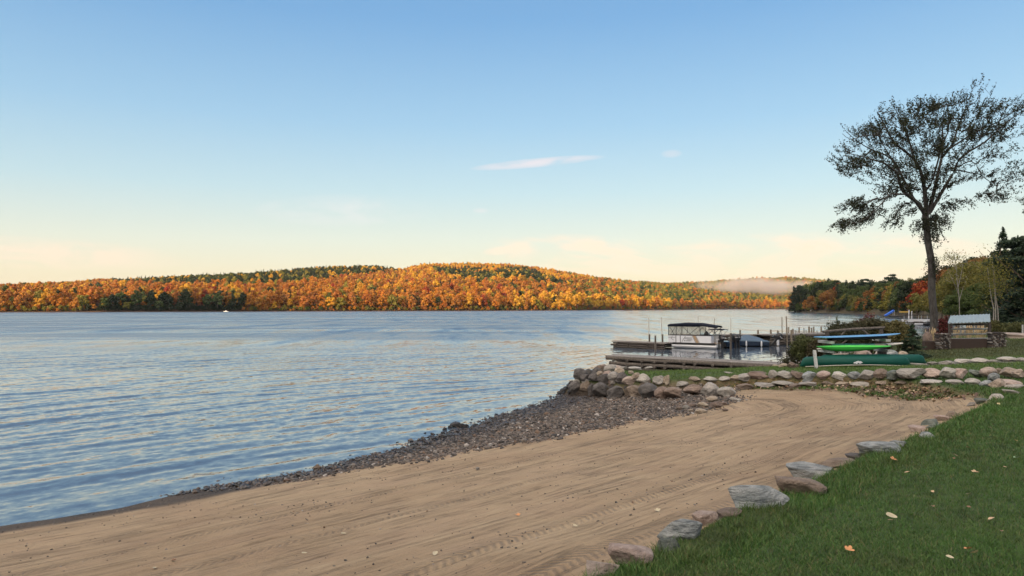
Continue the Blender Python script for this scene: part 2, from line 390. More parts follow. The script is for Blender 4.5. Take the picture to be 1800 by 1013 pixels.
sv4 = t.comb(t.math('MULTIPLY', ss_, 0.22), t.math('MULTIPLY', tt, 6.5), 9.1); rl2 = t.noise(sv4, 1.0, 5, 0.65, 0.2); line2 = t.math('MULTIPLY', t.mr(t.math('ABSOLUTE', t.math('SUBTRACT', rl2, 0.5)), 0.0, 0.03, 1, 0), t.mr(t.noise(P, 1.7, 4, 0.6), 0.4, 0.6))
sand = t.mix(t.math('MULTIPLY', line, 0.5), sand, (0.10,0.072,0.044)); sand = t.mix(t.math('MULTIPLY', line2, 0.30), sand, (0.13,0.095,0.058))
sand = t.mix(t.mr(t.noise(P, 0.33, 3, 0.6), 0.42, 0.66, 0.0, 0.5), sand, t.mix(1.0, sand, (0.72,0.66,0.60), 'MULTIPLY'))
sand = t.mix(t.math('MULTIPLY', t.mr(t.noise(P, 75, 3, 0.7), 0.52, 0.7), 0.35), sand, (0.12,0.09,0.06))
sand = t.mix(t.math('MULTIPLY', t.mr(n3, 0.55, 0.75), 0.45), sand, (0.20,0.14,0.09))
sand = t.mix(t.math('MULTIPLY', t.mr(n5, 0.5, 0.7), 0.34), sand, (0.17,0.12,0.075))
pebc = t.ramp(t.vor(P, 22, out=1), [(0.0,(0.05,0.04,0.034)),(0.5,(0.13,0.098,0.078)),(1,(0.22,0.17,0.13))])
grs = t.ramp(t.noise(P, 3.0, 6, 0.7), [(0.3,(0.020,0.050,0.010)),(0.55,(0.040,0.085,0.016)),(0.75,(0.085,0.10,0.03))])
grs = t.mix(t.mr(t.noise(P, 26, 4), 0.4, 0.7), grs, (0.05,0.055,0.02))
leafl = t.ramp(t.vor(P, 14, out=1), [(0.0,(0.10,0.05,0.02)),(0.4,(0.05,0.06,0.02)),(0.75,(0.15,0.09,0.04)),(1,(0.32,0.22,0.11))])
gravel = t.ramp(t.noise(P, 30, 4), [(0.3,(0.10,0.095,0.09)),(0.7,(0.24,0.22,0.20))])
forest = t.mix(t.noise(P, 0.3, 4), (0.035,0.03,0.015), (0.08,0.06,0.025))
c = t.mix(t.attr('grass'), sand, grs); c = t.mix(t.attr('pebble'), c, pebc); c = t.mix(t.attr('strip'), c, leafl)
c = t.mix(t.attr('path'), c, gravel); c = t.mix(t.attr('forest'), c, forest)
wetc = t.mix(1.0, c, (0.15,0.13,0.12), 'MULTIPLY'); c = t.mix(t.attr('wet'), c, wetc)
# tyre treads: two chevron bands along the slab edge, one near the water
def band(t0, w, k):
    m = t.mr(t.math('ABSOLUTE', t.math('SUBTRACT', tt, t0)), w*0.8, w, 1, 0)
    ch = t.math('SINE', t.math('ADD', t.math('MULTIPLY', ss_, k), t.math('MULTIPLY', t.math('ABSOLUTE', t.math('SUBTRACT', tt, t0)), 55)))
    return t.math('MULTIPLY', t.math('MULTIPLY', m, ch), t.mr(n2, 0.30, 0.5))
tread = t.math('ADD', t.math('ADD', band(0.85, 0.17, 62), band(1.9, 0.17, 62)), t.math('ADD', band(4.6, 0.16, 62), t.math('ADD', band(6.8, 0.16, 62), band(12.2, 0.15, 62))))
n6 = t.noise(P, 20, 5, 0.75); n7 = t.mr(t.noise(P, 0.8, 4, 0.6), 0.4, 0.65)
c = t.mix(t.math('MULTIPLY', t.math('MULTIPLY', t.mr(n6, 0.56, 0.66), n7), t.math('MULTIPLY', t.math('SUBTRACT', 1.0, t.attr('grass')), 0.42)), c, (0.12,0.088,0.055))
hgt = t.math('ADD', t.math('ADD', t.math('MULTIPLY', n1, 0.8), t.math('ADD', t.math('MULTIPLY', n5, 0.8), t.math('MULTIPLY', n6, 0.8))), t.math('ADD', t.math('MULTIPLY', n3, 0.5), t.math('MULTIPLY', n4, 0.6)))
hgt = t.math('ADD', t.math('SUBTRACT', hgt, t.math('ADD', t.math('MULTIPLY', line, 0.7), t.math('MULTIPLY', line2, 0.4))), t.math('MULTIPLY', tread, 0.38))
c = t.mix(t.math('MULTIPLY', t.math('MAXIMUM', t.math('MULTIPLY', tread, -1.0), 0.0), 0.34), c, (0.10,0.075,0.05))
rg = t.mix(t.attr('wet'), (0.9,0.9,0.9), (0.75,0.75,0.75))
ground_mat = t.fin(c, rg, t.bump(hgt, 1.0, 0.045))
fz = np.where((gy > 58) | (gx > 42), 1.0, 0.0)*(1-gm)
mesh_np('ground', np.stack([gx, gy, gh], 1), gf, ground_mat, smooth=True, attrs=dict(track=gsdz, along=gx*sh_dir[0]+gy*sh_dir[1], grass=grassm, pebble=peb, strip=strip, wet=wet, path=pathm, forest=fz))
tag(bpy.data.objects['ground'], 'sand beach with raked tyre tracks, lawn and terrace above the lake', None, None, 'structure')

# ------------------------------------------------------------------ water
def wave(x, y):
    h = 0; r = np.hypot(x, y)
    k0 = math.atan2(0.70, -0.66)
    wx = x+2.2*(fbm(x*0.045, y*0.045, 2, 61)-0.5)*4; wy = y+2.2*(fbm(x*0.045, y*0.045, 2, 62)-0.5)*4
    for L, a, da, ph in [(2.5,0.0150,0.03,0),(1.7,0.0120,-0.06,1.3),(1.2,0.0090,0.08,2.1),(0.9,0.0058,-0.12,0.7),(4.2,0.008,0.10,5),(0.72,0.0034,0.15,4),(0.62,0.0022,0.5,2),(0.52,0.0018,-0.5,3)]:
        th = k0+da; k = 2*math.pi/L; c_, s_ = math.cos(th), math.sin(th); al = wx*c_+wy*s_; ac = -wx*s_+wy*c_
        g = 0.15+1.6*fbm(al*0.22+ph*7, ac*0.055-ph*3, 2, 70+int(L*10))**1.3
        ph_ = k*al+ph; h = h+a*g*(np.sin(ph_)+0.3*np.cos(2*ph_))
    calm = 0.30+0.70*sstep(10, -4, x-0.12*(y-30))
    shal = sstep(0.0, 3.0, -poly_sd(x, y, LAND))
    return h*calm*(0.45+0.55*shal)*np.clip(1-(r-55)/60, 0, 1)
wx_, wy_, wf = grid(axis(-42, 20, 0.14, -9000, 9000, 1.08), axis(8, 62, 0.13, -60, 9000, 1.08))
wz = wave(wx_, wy_)
t = NT('lake_water'); P = t.pos()
k0 = math.atan2(0.66, -0.75)
pm = t.mapping(P, (1,1,1), (0,0,-k0))
b1 = t.noise(t.mapping(pm, (1.0,0.35,1)), 1.3, 3, 0.55, 0.4); b2 = t.noise(t.mapping(pm, (1.0,0.5,1)), 5.0, 3, 0.6, 0.3); b3 = t.noise(P, 0.30, 4, 0.6)
big = t.noise(t.mapping(P, (0.010,0.07,1)), 1.0, 5, 0.65)
sx = t.n('ShaderNodeSeparateXYZ'); t.t.links.new(P, sx.inputs[0])
calm = t.mr(t.math('SUBTRACT', sx.outputs[0], t.math('MULTIPLY', sx.outputs[1], 0.15)), -22, 14, 1.0, 0.22)
amp = t.math('MULTIPLY', calm, t.mr(big, 0.3, 0.7, 0.5, 1.3))
# ripples tilt the normal directly, so that far water is averaged rather than smoothed flat
def ripple(vec, scale, det):
    q = t.n('ShaderNodeTexNoise'); q.inputs['Scale'].default_value = scale; q.inputs['Detail'].default_value = det; q.inputs['Roughness'].default_value = 0.6; t.t.links.new(vec, q.inputs['Vector'])
    v = t.n('ShaderNodeVectorMath', operation='SUBTRACT'); t.t.links.new(q.outputs['Color'], v.inputs[0]); v.inputs[1].default_value = (0.5, 0.5, 0.5); return v.outputs[0]
def vscale(v, f):
    q = t.n('ShaderNodeVectorMath', operation='SCALE'); t.t.links.new(v, q.inputs[0]); t.set(q.inputs['Scale'], f); return q.outputs[0]
def vadd(a, b):
    q = t.n('ShaderNodeVectorMath', operation='ADD'); t.t.links.new(a, q.inputs[0]); t.t.links.new(b, q.inputs[1]); return q.outputs[0]
ra = ripple(t.mapping(pm, (1.0,0.4,1)), 1.1, 2); rb = ripple(t.mapping(pm, (1.0,0.6,1)), 4.5, 3)
far = 1.0
vv = vscale(vadd(vscale(ra, 0.12), vscale(rb, 0.42)), amp)
rc = t.noise(t.mapping(P, (0.16,0.028,1)), 1.0, 6, 0.7, 0.2)
tl = t.math('MULTIPLY', t.math('MULTIPLY', t.math('MAXIMUM', t.math('SUBTRACT', rc, 0.42), 0.0), -1.0), t.math('MULTIPLY', t.mr(sx.outputs[1], 35, 110, 0.0, 0.75), t.mr(calm, 0.2, 1.0, 0.35, 1.0)))
vv = vadd(vv, t.comb(0.0, t.math('MULTIPLY', tl, 1.0), 0.0))
flat = t.n('ShaderNodeVectorMath', operation='MULTIPLY'); t.t.links.new(vv, flat.inputs[0]); flat.inputs[1].default_value = (1, 1, 0)
gn = t.n('ShaderNodeNewGeometry').outputs['Normal']
nn = t.n('ShaderNodeVectorMath', operation='NORMALIZE'); t.t.links.new(vadd(gn, flat.outputs[0]), nn.inputs[0])
t.b.inputs['IOR'].default_value = 1.8
water_mat = t.fin((0.05,0.070,0.098), t.math('MULTIPLY', t.mr(sx.outputs[1], 14, 130, 0.04, 0.32), t.mr(amp, 0.2, 1.3, 0.42, 1.08)), nn.outputs[0], spec=0.5)
mesh_np('lake_water', np.stack([wx_, wy_, wz], 1), wf, water_mat, smooth=True)
tag(bpy.data.objects['lake_water'], 'calm blue lake rippled by long low waves', None, None, 'structure')

# ------------------------------------------------------------------ far hills
def tab(p, T): T = np.array(T, float); return np.interp(p, T[:,0], T[:,1])
SHORE = [(-600,520),(0,560),(300,600),(600,680),(800,740),(1000,830),(1180,1050),(1300,1350),(1420,1500),(1800,1600),(2600,1600)]
def far_height(p, y):
    r0 = tab(p, SHORE); out = np.full(np.shape(p), -2.0)
    for (r1t, sky, th, start) in [
        ([(-600,780),(0,800),(400,820),(2600,900)], [(-600,492),(0,491),(120,490),(200,492),(300,498),(420,510),(600,530),(720,545),(2600,545)], 23, 0),
        ([(-600,1300),(200,1350),(620,1500),(900,1700),(1200,1900),(1450,2100),(2600,2300)], [(-600,500),(100,500),(180,492),(220,489),(300,485),(420,479),(520,473),(620,467),(660,466),(700,472),(760,464),(820,461),(900,464),(960,471),(1040,484),(1100,492),(1180,498),(1260,502),(1330,508),(1450,512),(2600,515)], 18, 40),
        ([(-600,3000),(1100,3000),(1500,3200),(2600,3200)], [(-600,530),(1000,530),(1140,505),(1200,499),(1250,497),(1320,491),(1390,489),(1440,493),(1540,502),(2600,510)], 12, 600)]:
        r1 = tab(p, r1t); z1 = (540-tab(p, sky))/F*r1+EYE-th; q = np.where(r1-r0-start > 50, (y-r0-start)/np.maximum(r1-r0-start, 50), -1.0)
        nz = (fbm(p*0.012, y*0.004, 4, 80+start)-0.5)
        hh = z1*np.where(q < 1, np.clip(q, 0, 1)**0.75, np.clip(1-(q-1)*0.9, 0, 1))*(1+nz*0.45*np.clip(4*q*(1-q), 0, 1))
        hh = np.where(q < 0, -2, hh)
        out = np.maximum(out, hh)
    base = np.clip((y-r0)*0.15, -2, 1.5)
    return np.maximum(out, base)
ps = np.linspace(-700, 2300, 420); ys_ = np.concatenate([np.arange(480, 1700, 8), np.arange(1700, 4200, 30)])
PP, YY = np.meshgrid(ps, ys_); hx = (PP-CX)/F*YY; hz = far_height(PP, YY); nx, ny = len(ps), len(ys_); idx = np.arange(nx*ny).reshape(ny, nx)
hf = np.stack([idx[:-1,:-1].ravel(), idx[:-1,1:].ravel(), idx[1:,1:].ravel(), idx[1:,:-1].ravel()], 1)
t = NT('forest_floor'); P = t.pos()
hill_mat = t.fin(t.ramp(t.noise(P, 0.08, 5), [(0.3,(0.05,0.03,0.012)),(0.6,(0.12,0.06,0.02)),(0.8,(0.06,0.06,0.02))]), 0.9)
tag(mesh_np('hills', np.stack([hx.ravel(), YY.ravel(), hz.ravel()], 1), hf, hill_mat, smooth=True), 'rolling autumn hills along the far shore', None, None, 'structure')
# the wooded ridge behind the viewer whose shade lies over the beach and the lake
sdx, sdy = math.sin(SUN_AZ), math.cos(SUN_AZ); pu = np.array([-sdy, sdx])     # pu: across the sun direction
if pu[0] < 0: pu = -pu
tsun = math.tan(SUN_EL); RB = 520.0
def col_u(px, y): return (px-CX)/F*y*pu[0]+y*pu[1]
def need(px, y, z):
    """ridge height that puts the shade's edge at height z above the place seen at px, depth y"""
    x = (px-CX)/F*y; d = -(x*sdx+y*sdy); return (RB+d)*tsun+z
RT = sorted([(col_u(px, y), need(px, y, z)) for px, y, z in [(-500,545,-14),(-60,556,-12),(100,560,-8),(160,575,14),(230,590,24),(300,600,32),(400,620,40),(428,622,34),(436,622,-12),(530,640,-12),(560,650,2),(600,660,-6),(700,690,-12),(1000,800,-14),(1300,640,20),(1400,560,26),(1600,600,34)]])
us = np.linspace(-1500, 1500, 400); bs = np.linspace(0, 900, 40)
UU, BB = np.meshgrid(us, bs); rh = np.interp(UU, [a for a, b in RT], [b for a, b in RT])
prof = np.clip(1-np.abs(BB-420)/380, 0, 1); prof = prof*prof*(3-2*prof)
rx = pu[0]*UU+sdx*(BB+RB-420); ry = pu[1]*UU+sdy*(BB+RB-420); rz = rh*prof-3*(1-prof)
nx, ny = len(us), len(bs); idx = np.arange(nx*ny).reshape(ny, nx); rf = np.stack([idx[:-1,:-1].ravel(), idx[:-1,1:].ravel(), idx[1:,1:].ravel(), idx[1:,:-1].ravel()], 1)
tag(mesh_np('hills', np.stack([rx.ravel(), ry.ravel(), rz.ravel()], 1), rf, hill_mat, smooth=True), 'wooded ridge behind the viewer', None, None, 'structure')
# ------------------------------------------------------------------ foliage toolkit
def leaf_quads(C, N, size, rng, aspect=0.7, fold=0.0):
    """one rhombic leaf (or leaf clump) at each centre C with normal N"""
    n = len(C); N = N/np.maximum(np.linalg.norm(N, axis=1, keepdims=True), 1e-6)
    A = rng.normal(size=(n,3)); A -= (A*N).sum(1, keepdims=True)*N; A /= np.linalg.norm(A, axis=1, keepdims=True); B = np.cross(N, A)
    s = (size*(0.6+0.8*rng.random(n)))[:, None]/2
    V = np.stack([C-A*s, C-B*s*aspect+N*s*fold, C+A*s, C+B*s*aspect+N*s*fold], 1).reshape(-1, 3)
    return V, np.arange(4*n).reshape(n, 4)
def crown_points(rng, h, r, base, nblob, n, flat=1.0, hollow=0.55, top=1.0):
    """leaf centres on many small lobes spread through an egg-shaped crown"""
    cz = h*(base+1)/2; hz = h*(1-base)/2
    d = rng.normal(size=(nblob,3)); d /= np.linalg.norm(d, axis=1, keepdims=True); d[:,2] = np.where(d[:,2] < -0.5, -d[:,2], d[:,2])
    rad = 0.45+0.42*rng.random(nblob)
    tz = d[:,2]*rad; wid = np.where(tz > 0, 1-0.25*tz*top, 1-0.15*tz**2)
    bc = np.stack([d[:,0]*rad*r*wid, d[:,1]*rad*r*wid, cz+tz*hz], 1)
    br = r*(0.26+0.20*rng.random(nblob))
    k = rng.integers(0, nblob, n); e = rng.normal(size=(n,3)); e /= np.linalg.norm(e, axis=1, keepdims=True)
    rr = (hollow+(1-hollow)*rng.random(n))**0.7
    C = bc[k]+e*(br[k]*rr)[:,None]*np.array([1,1,0.8*flat]); N = e+rng.normal(size=(n,3))*0.45
    return C, N
def trunk_mb(h, r, rng, lean=0.3, n=6, mb=None, limbs=4, reach=1.0):
    mb = mb or MB(); ps = [Vector((lean*math.sin(i*0.9)*i/n*0.4, lean*0.4*math.cos(i*1.3)*i/n, h*i/n)) for i in range(n+1)]
    mb.tube([p-Vector((0,0,0.4 if i == 0 else 0)) for i, p in enumerate(ps)], [r*(1.25 if i == 0 else 1-0.85*i/n) for i in range(n+1)], 7, False)
    for i in range(limbs):
        k = 2+i % (n-2); a = rng.random()*6.28; L = reach*(0.7+0.5*rng.random()); p = ps[k]
        mb.tube([p, p+Vector((math.cos(a)*L*0.5, math.sin(a)*L*0.5, L*0.45)), p+Vector((math.cos(a)*L, math.sin(a)*L, L*1.1))], [r*0.4, r*0.28, r*0.1], 5, False)
    return mb
def conifer_points(rng, h, r, n, whorls=16, base=0.08, size=1.0):
    """needle sprays along drooping boughs set round the stem, each bough its own length and pitch"""
    nb = whorls*7; bz = np.sort(rng.random(nb)**1.15); ba = rng.random(nb)*6.283; bl = r*(1-bz)**0.8*(0.62+0.5*rng.random(nb))+r*0.03; bd = 0.15+0.35*rng.random(nb)
    w = bl+r*0.08; k = rng.choice(nb, n, p=w/w.sum()); q = rng.random(n)**0.65; d = bl[k]*q; sp = d*0.24+r*0.02
    a = ba[k]+rng.normal(size=n)*sp/np.maximum(d, r*0.06)*0.8
    zz = h*(base+(1-base)*bz[k])-d*bd[k]+d*q*0.15+rng.normal(size=n)*0.012*h
    C = np.stack([np.cos(a)*d, np.sin(a)*d, zz], 1); N = np.stack([np.cos(a)*0.5, np.sin(a)*0.5, np.ones(n)], 1)+rng.normal(size=(n,3))*0.6
    return C, N
M = {}
M['bark'] = simple('bark', (0.10,0.075,0.055), 0.9, 0.3, 6, 0.03, stretch=(1,1,0.2))
M['orange'] = foliage('leaf_orange', [(0.429,0.162,0.021),(0.494,0.214,0.028),(0.376,0.137,0.021),(0.468,0.234,0.032),(0.325,0.130,0.026)])
M['rust'] = foliage('leaf_rust', [(0.325,0.111,0.023),(0.390,0.149,0.026),(0.260,0.097,0.026),(0.403,0.181,0.032),(0.286,0.143,0.032)])
M['gold'] = foliage('leaf_gold', [(0.545,0.306,0.030),(0.480,0.260,0.030),(0.598,0.364,0.039),(0.441,0.214,0.028)])
M['olive'] = foliage('leaf_olive', [(0.174,0.162,0.030),(0.244,0.209,0.035),(0.133,0.139,0.029),(0.313,0.244,0.041)])
M['green'] = foliage('leaf_green', [(0.050,0.082,0.022),(0.075,0.105,0.028),(0.04,0.068,0.022),(0.095,0.12,0.03)])
M['dark'] = foliage('leaf_dark_green', [(0.019,0.033,0.012),(0.027,0.042,0.014),(0.015,0.027,0.012)])
M['red'] = foliage('leaf_red', [(0.27,0.042,0.018),(0.23,0.038,0.016),(0.31,0.065,0.02)])
# ---- far tree shapes
frng = np.random.default_rng(11); shapes = {}
for i in range(4):
    h = 15+i*1.2; r = 5.2-0.3*(i % 3)
    C, N = crown_points(frng, h, r, 0.02, 22+4*i, 1000); V, Q = leaf_quads(C, N, 1.15, frng)
    shapes['b%d' % i] = (V, Q, h)
for i in range(2):
    C, N = conifer_points(frng, 17+2*i, 3.6, 620, 13); V, Q = leaf_quads(C, N, 1.2, frng, 0.5); shapes['c%d' % i] = (V, Q, 17)
tb = trunk_mb(11, 0.28, frng, limbs=5, reach=2.5); TV = np.concatenate(tb.v); TQ = np.concatenate(tb.f4)
KINDS = ['orange','rust','gold','olive','green','dark','red']
tpl = []; col_t = bpy.data.collections.new('tree_shapes')
def far_mesh(sh, kind, nm):
    V, Q, h = shapes[sh]; o = mesh_np(nm, np.concatenate([V, TV]), np.concatenate([Q, TQ+len(V)]), [M[kind], M['bark']], link_it=False)
    mi = np.zeros(len(Q)+len(TQ), np.int32); mi[len(Q):] = 1; o.data.polygons.foreach_set('material_index', mi[:len(o.data.polygons)]); return o
for kd in KINDS:
    for i in range(3):
        o = far_mesh('b%d' % ((i+KINDS.index(kd)) % 4), kd, 'far_tree_%02d' % len(tpl)); tpl.append((kd, o)); col_t.objects.link(o)
for i in range(2):
    o = far_mesh('c%d' % i, 'dark', 'far_tree_%02d' % len(tpl)); tpl.append(('conifer', o)); col_t.objects.link(o)
# ---- scatter over the hills
pts = []
y = 515.0
while y < 3500:
    step = 6.5 if y < 2300 else 12
    x0, x1 = (-420-CX)/F*y, (1470-CX)/F*y
    if y > 2300: x0 = (1120-CX)/F*y
    xs = np.arange(x0, x1, step); pts.append(np.stack([xs+frng.uniform(-.45,.45,len(xs))*step, y+frng.uniform(-.45,.45,len(xs))*step], 1)); y += step
pts = np.concatenate(pts); p_ = pts[:,0]/pts[:,1]*F+CX; y_ = pts[:,1]; z_ = far_height(p_, y_); r0_ = tab(p_, SHORE)
ok = (z_ > 0.3) & (y_ > r0_+1)
# drop trees hidden behind the crest (visible elevation angle test along the ray)
pyt = 540-(z_+15-EYE)/y_*F
pb = np.clip(((p_+440)/8).astype(int), 0, 259); order = np.argsort(y_); best = np.full(260, 1e9); vis = np.zeros(len(p_), bool)
for k in order:
    if not ok[k]: continue
    b = pb[k]
    if pyt[k] < best[b]+16/y_[k]*F*0.9: vis[k] = True
    best[b] = min(best[b], pyt[k]+8/y_[k]*F)
ok &= vis
pts = pts[ok]; p_ = p_[ok]; y_ = y_[ok]; z_ = z_[ok]; r0_ = r0_[ok]; pyt = pyt[ok]; n = len(p_)
clus = fbm(p_*0.02, y_*0.010, 3, 90); clus2 = fbm(p_*0.05+9, y_*0.02, 2, 95); rr = frng.random(n)
kind = np.where(rr < 0.40, 0, np.where(rr < 0.76, 1, np.where(rr < 0.85, 2, np.where(rr < 0.93, 3, np.where(rr < 0.955, 4, np.where(rr < 0.98, 5, 6)))))).astype(int)
# greener and yellower areas as the hillside shows them
bandlo = np.interp(p_, [190,240,300,400,500,600,690,720], [491,500,505,503,497,484,474,466])
dk = ((p_ > 195) & (p_ < 715) & (y_ > 860) & (pyt < bandlo+(clus2-0.5)*14)) | ((np.abs(p_-(900+(pyt-490)*3.0)) < 85) & (pyt > 470) & (pyt < 507) & (y_ > 1050) & (clus > 0.36))
dk_shade = (p_ > 175) & (p_ < 428) & (y_ < r0_+20+0.32*(p_-175)) & (rr < 0.72)  # extra dark kinds put the wedge's shade into leaf colour, beyond its real evergreens
kind = np.where(dk, np.array([5,5,5,7,7,7,4,4,4,3,3,2])[frng.integers(0, 12, n)], kind)
kind = np.where(dk_shade, np.array([5,5,4,1])[frng.integers(0, 4, n)], kind)
yl = (p_ > 700) & (p_ < 1100) & (pyt < 490) & ~dk & (frng.random(n) < 0.40); kind = np.where(yl, 2, kind)
ol = (p_ > 960) & (y_ > r0_+22) & (frng.random(n) < np.clip((p_-960)/240, 0, 0.80)); kind = np.where(ol, np.where(frng.random(n) < 0.62, 3, 4), kind)
og = (p_ > 900) & (p_ < 1180) & (y_ < r0_+75) & (frng.random(n) < 0.6); kind = np.where(og, 2, kind)
cf = (frng.random(n) < 0.05) & (clus2 > 0.45); kind = np.where(cf, 7, kind)
scl = 0.50+0.66*frng.random(n); scl = np.where(y_ > 2300, scl*1.25, scl); scl = np.where((kind == 7) | (kind == 5), scl*1.0, scl)
rot = frng.random(n)*6.28
shore_row = (y_ < r0_+24) & (p_ > -25) & (p_ < 1385)
cand = np.where(shore_row)[0]; cand = cand[np.argsort((y_-r0_)[cand])][:240]
LBL = {0:'orange crowned maple at the water line of the far shore', 1:'rust brown hardwood at the water line of the far shore', 2:'golden yellow hardwood at the water line of the far shore', 3:'olive yellow hardwood at the water line of the far shore', 4:'dull green hardwood at the water line of the far shore', 5:'dark green hardwood at the water line of the far shore', 6:'deep red maple at the water line of the far shore', 7:'dark spruce standing at the water line of the far shore'}
def tpl_index(k, q): return 21+int(q*1.999) if k == 7 else int(k)*3+int(q*2.999)
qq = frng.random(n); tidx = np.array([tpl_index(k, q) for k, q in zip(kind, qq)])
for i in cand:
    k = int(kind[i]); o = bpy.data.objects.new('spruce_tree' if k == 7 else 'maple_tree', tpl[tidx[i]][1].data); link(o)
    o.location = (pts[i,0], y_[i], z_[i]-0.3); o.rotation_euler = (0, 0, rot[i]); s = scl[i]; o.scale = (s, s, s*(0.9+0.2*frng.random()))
    zone = 'left of the shaded slope' if p_[i] < 150 else 'in the shaded part of the slope' if p_[i] < 425 else 'between the shade and the tall hill' if p_[i] < 700 else 'below the tall hill' if p_[i] < 1040 else 'near the misty hill'
    short = {0:'orange maple', 1:'rust brown tree', 2:'golden yellow tree', 3:'olive yellow tree', 4:'dull green tree', 5:'dark green tree', 6:'deep red maple', 7:'dark spruce'}[k]
    lb = short+' on the far waterline, '+zone
    tag(o, lb, 'tree', lb+'s' if False else short+'s on the far waterline '+zone)
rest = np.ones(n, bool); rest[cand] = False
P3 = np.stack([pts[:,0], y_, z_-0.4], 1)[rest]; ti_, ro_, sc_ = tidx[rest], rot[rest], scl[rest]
# brush along the water's edge
bp = np.arange(-420, 1420, 1.3); bp = bp+frng.uniform(-.5,.5,len(bp)); by = tab(bp, SHORE)+frng.uniform(0.5, 9, len(bp))
P3 = np.concatenate([P3, np.stack([(bp-CX)/F*by, by, far_height(bp, by)-0.5], 1)])
bk = np.array([0,1,3,4,1,3])[frng.integers(0, 6, len(bp))]; bk = np.where((bp > 150) & (bp < 425), 5, bk)  # all dark in the same stretch, the wedge's shade put into leaf colour
ti_ = np.concatenate([ti_, bk*3+frng.integers(0, 3, len(bp))]); ro_ = np.concatenate([ro_, frng.random(len(bp))*6]); sc_ = np.concatenate([sc_, 0.18+0.22*frng.random(len(bp))])

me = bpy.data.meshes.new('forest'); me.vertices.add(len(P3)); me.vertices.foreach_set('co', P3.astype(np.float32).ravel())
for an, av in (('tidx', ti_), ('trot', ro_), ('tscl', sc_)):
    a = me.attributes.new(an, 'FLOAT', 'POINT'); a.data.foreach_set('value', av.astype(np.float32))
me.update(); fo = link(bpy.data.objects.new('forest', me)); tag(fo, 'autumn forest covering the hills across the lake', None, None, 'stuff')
def instancer(ob, coll):
    ng = bpy.data.node_groups.new('scatter', 'GeometryNodeTree'); ng.interface.new_socket('Geometry', in_out='INPUT', socket_type='NodeSocketGeometry'); ng.interface.new_socket('Geometry', in_out='OUTPUT', socket_type='NodeSocketGeometry')
    N = ng.nodes; L = ng.links; gi = N.new('NodeGroupInput'); go = N.new('NodeGroupOutput'); m2p = N.new('GeometryNodeMeshToPoints'); ip = N.new('GeometryNodeInstanceOnPoints'); ci = N.new('GeometryNodeCollectionInfo')
    ci.inputs[0].default_value = coll; ci.inputs['Separate Children'].default_value = True; ci.inputs['Reset Children'].default_value = True
    def at(nm, typ='FLOAT'):
        q = N.new('GeometryNodeInputNamedAttribute'); q.data_type = typ; q.inputs[0].default_value = nm; return q.outputs[0]
    L.new(gi.outputs[0], m2p.inputs[0]); L.new(m2p.outputs[0], ip.inputs['Points']); L.new(ci.outputs[0], ip.inputs['Instance']); ip.inputs['Pick Instance'].default_value = True
    fi = N.new('FunctionNodeFloatToInt'); L.new(at('tidx'), fi.inputs[0]); L.new(fi.outputs[0], ip.inputs['Instance Index'])
    cx = N.new('ShaderNodeCombineXYZ'); L.new(at('trot'), cx.inputs[2]); L.new(cx.outputs[0], ip.inputs['Rotation'])
    L.new(at('tscl'), ip.inputs['Scale']); L.new(ip.outputs[0], go.inputs[0])
    mod = ob.modifiers.new('scatter', 'NODES'); mod.node_group = ng
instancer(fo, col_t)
print('FOREST', len(P3), 'individual', len(cand))

# ------------------------------------------------------------------ mid-distance trees with own crowns and trunks
tree_meshes = {}
def tree_mesh_set(kind, i, big=False):
    """crown and trunk meshes for a tree 1 m tall scaled later; made once and shared"""
    key = (kind, i, big)
    if key in tree_meshes: return tree_meshes[key]
    r_ = np.random.default_rng(100+i*7+len(kind)*13+big*50); n = 9000 if big else 2600; ls = 0.026 if big else 0.046
    if kind == 'conifer' or kind == 'spruce':
        C, N = conifer_points(r_, 1.0, 0.21 if kind == 'spruce' else 0.26, n, 17, 0.06); V, Q = leaf_quads(C, N, ls*1.15, r_, 0.4); mt = M['conifer']
    elif kind == 'pine':
        C, N = crown_points(r_, 1.0, 0.25, 0.30, 26, n, 0.4, 0.3); V, Q = leaf_quads(C, N, ls*1.0, r_, 0.4); mt = M['conifer']
    else:
        C, N = crown_points(r_, 1.0, 0.30+0.03*(i % 3), 0.03, 34 if big else 27, n, 1.0, 0.35); V, Q = leaf_quads(C, N, ls, r_); mt = M[kind]
    o = mesh_np('crown', V, Q, mt, link_it=False)
    tb = trunk_mb(0.85, 0.016, r_, 0.08, 6, None, 7, 0.22); t2 = tb.build('trunk', M['bark'], None, True); scene.collection.objects.unlink(t2)
    tree_meshes[key] = (o.data, t2.data); return tree_meshes[key]
M['conifer'] = foliage('needles', [(0.018,0.036,0.018),(0.026,0.048,0.022),(0.014,0.030,0.016)], (0.01,0.25), 0.1)
M['yellowgreen'] = foliage('leaf_yellow_green', [(0.13,0.13,0.03),(0.18,0.16,0.035),(0.10,0.115,0.03),(0.24,0.18,0.04)])
M['brown'] = foliage('leaf_brown', [(0.15,0.09,0.03),(0.20,0.10,0.03),(0.12,0.09,0.03)])
M['dimorange'] = foliage('leaf_dull_orange', [(0.20,0.085,0.022),(0.26,0.12,0.028),(0.16,0.075,0.025)])
def tree(px, depth, top, kind, i, label, group=None, wide=1.0, big=False, base=None):
    x = (px-CX)/F*depth; z = gz(x, depth) if base is None else base
    z = max(z, 0.3); h = W(px, top, depth).z-z
    nm = {'conifer':'fir_tree','spruce':'spruce_tree','pine':'pine_tree','red':'maple_tree','yellowgreen':'birch_tree'}.get(kind, 'hardwood_tree')
    e = empty(nm, (x, depth, z), (px*7.7) % 6.28); e.scale = (h*wide, h*wide, h)
    c, tr = tree_mesh_set(kind, i, big)
    a = bpy.data.objects.new('crown', c); link(a, e); b = bpy.data.objects.new('trunk', tr); link(b, e)
    tag(e, label, 'tree', group); return e
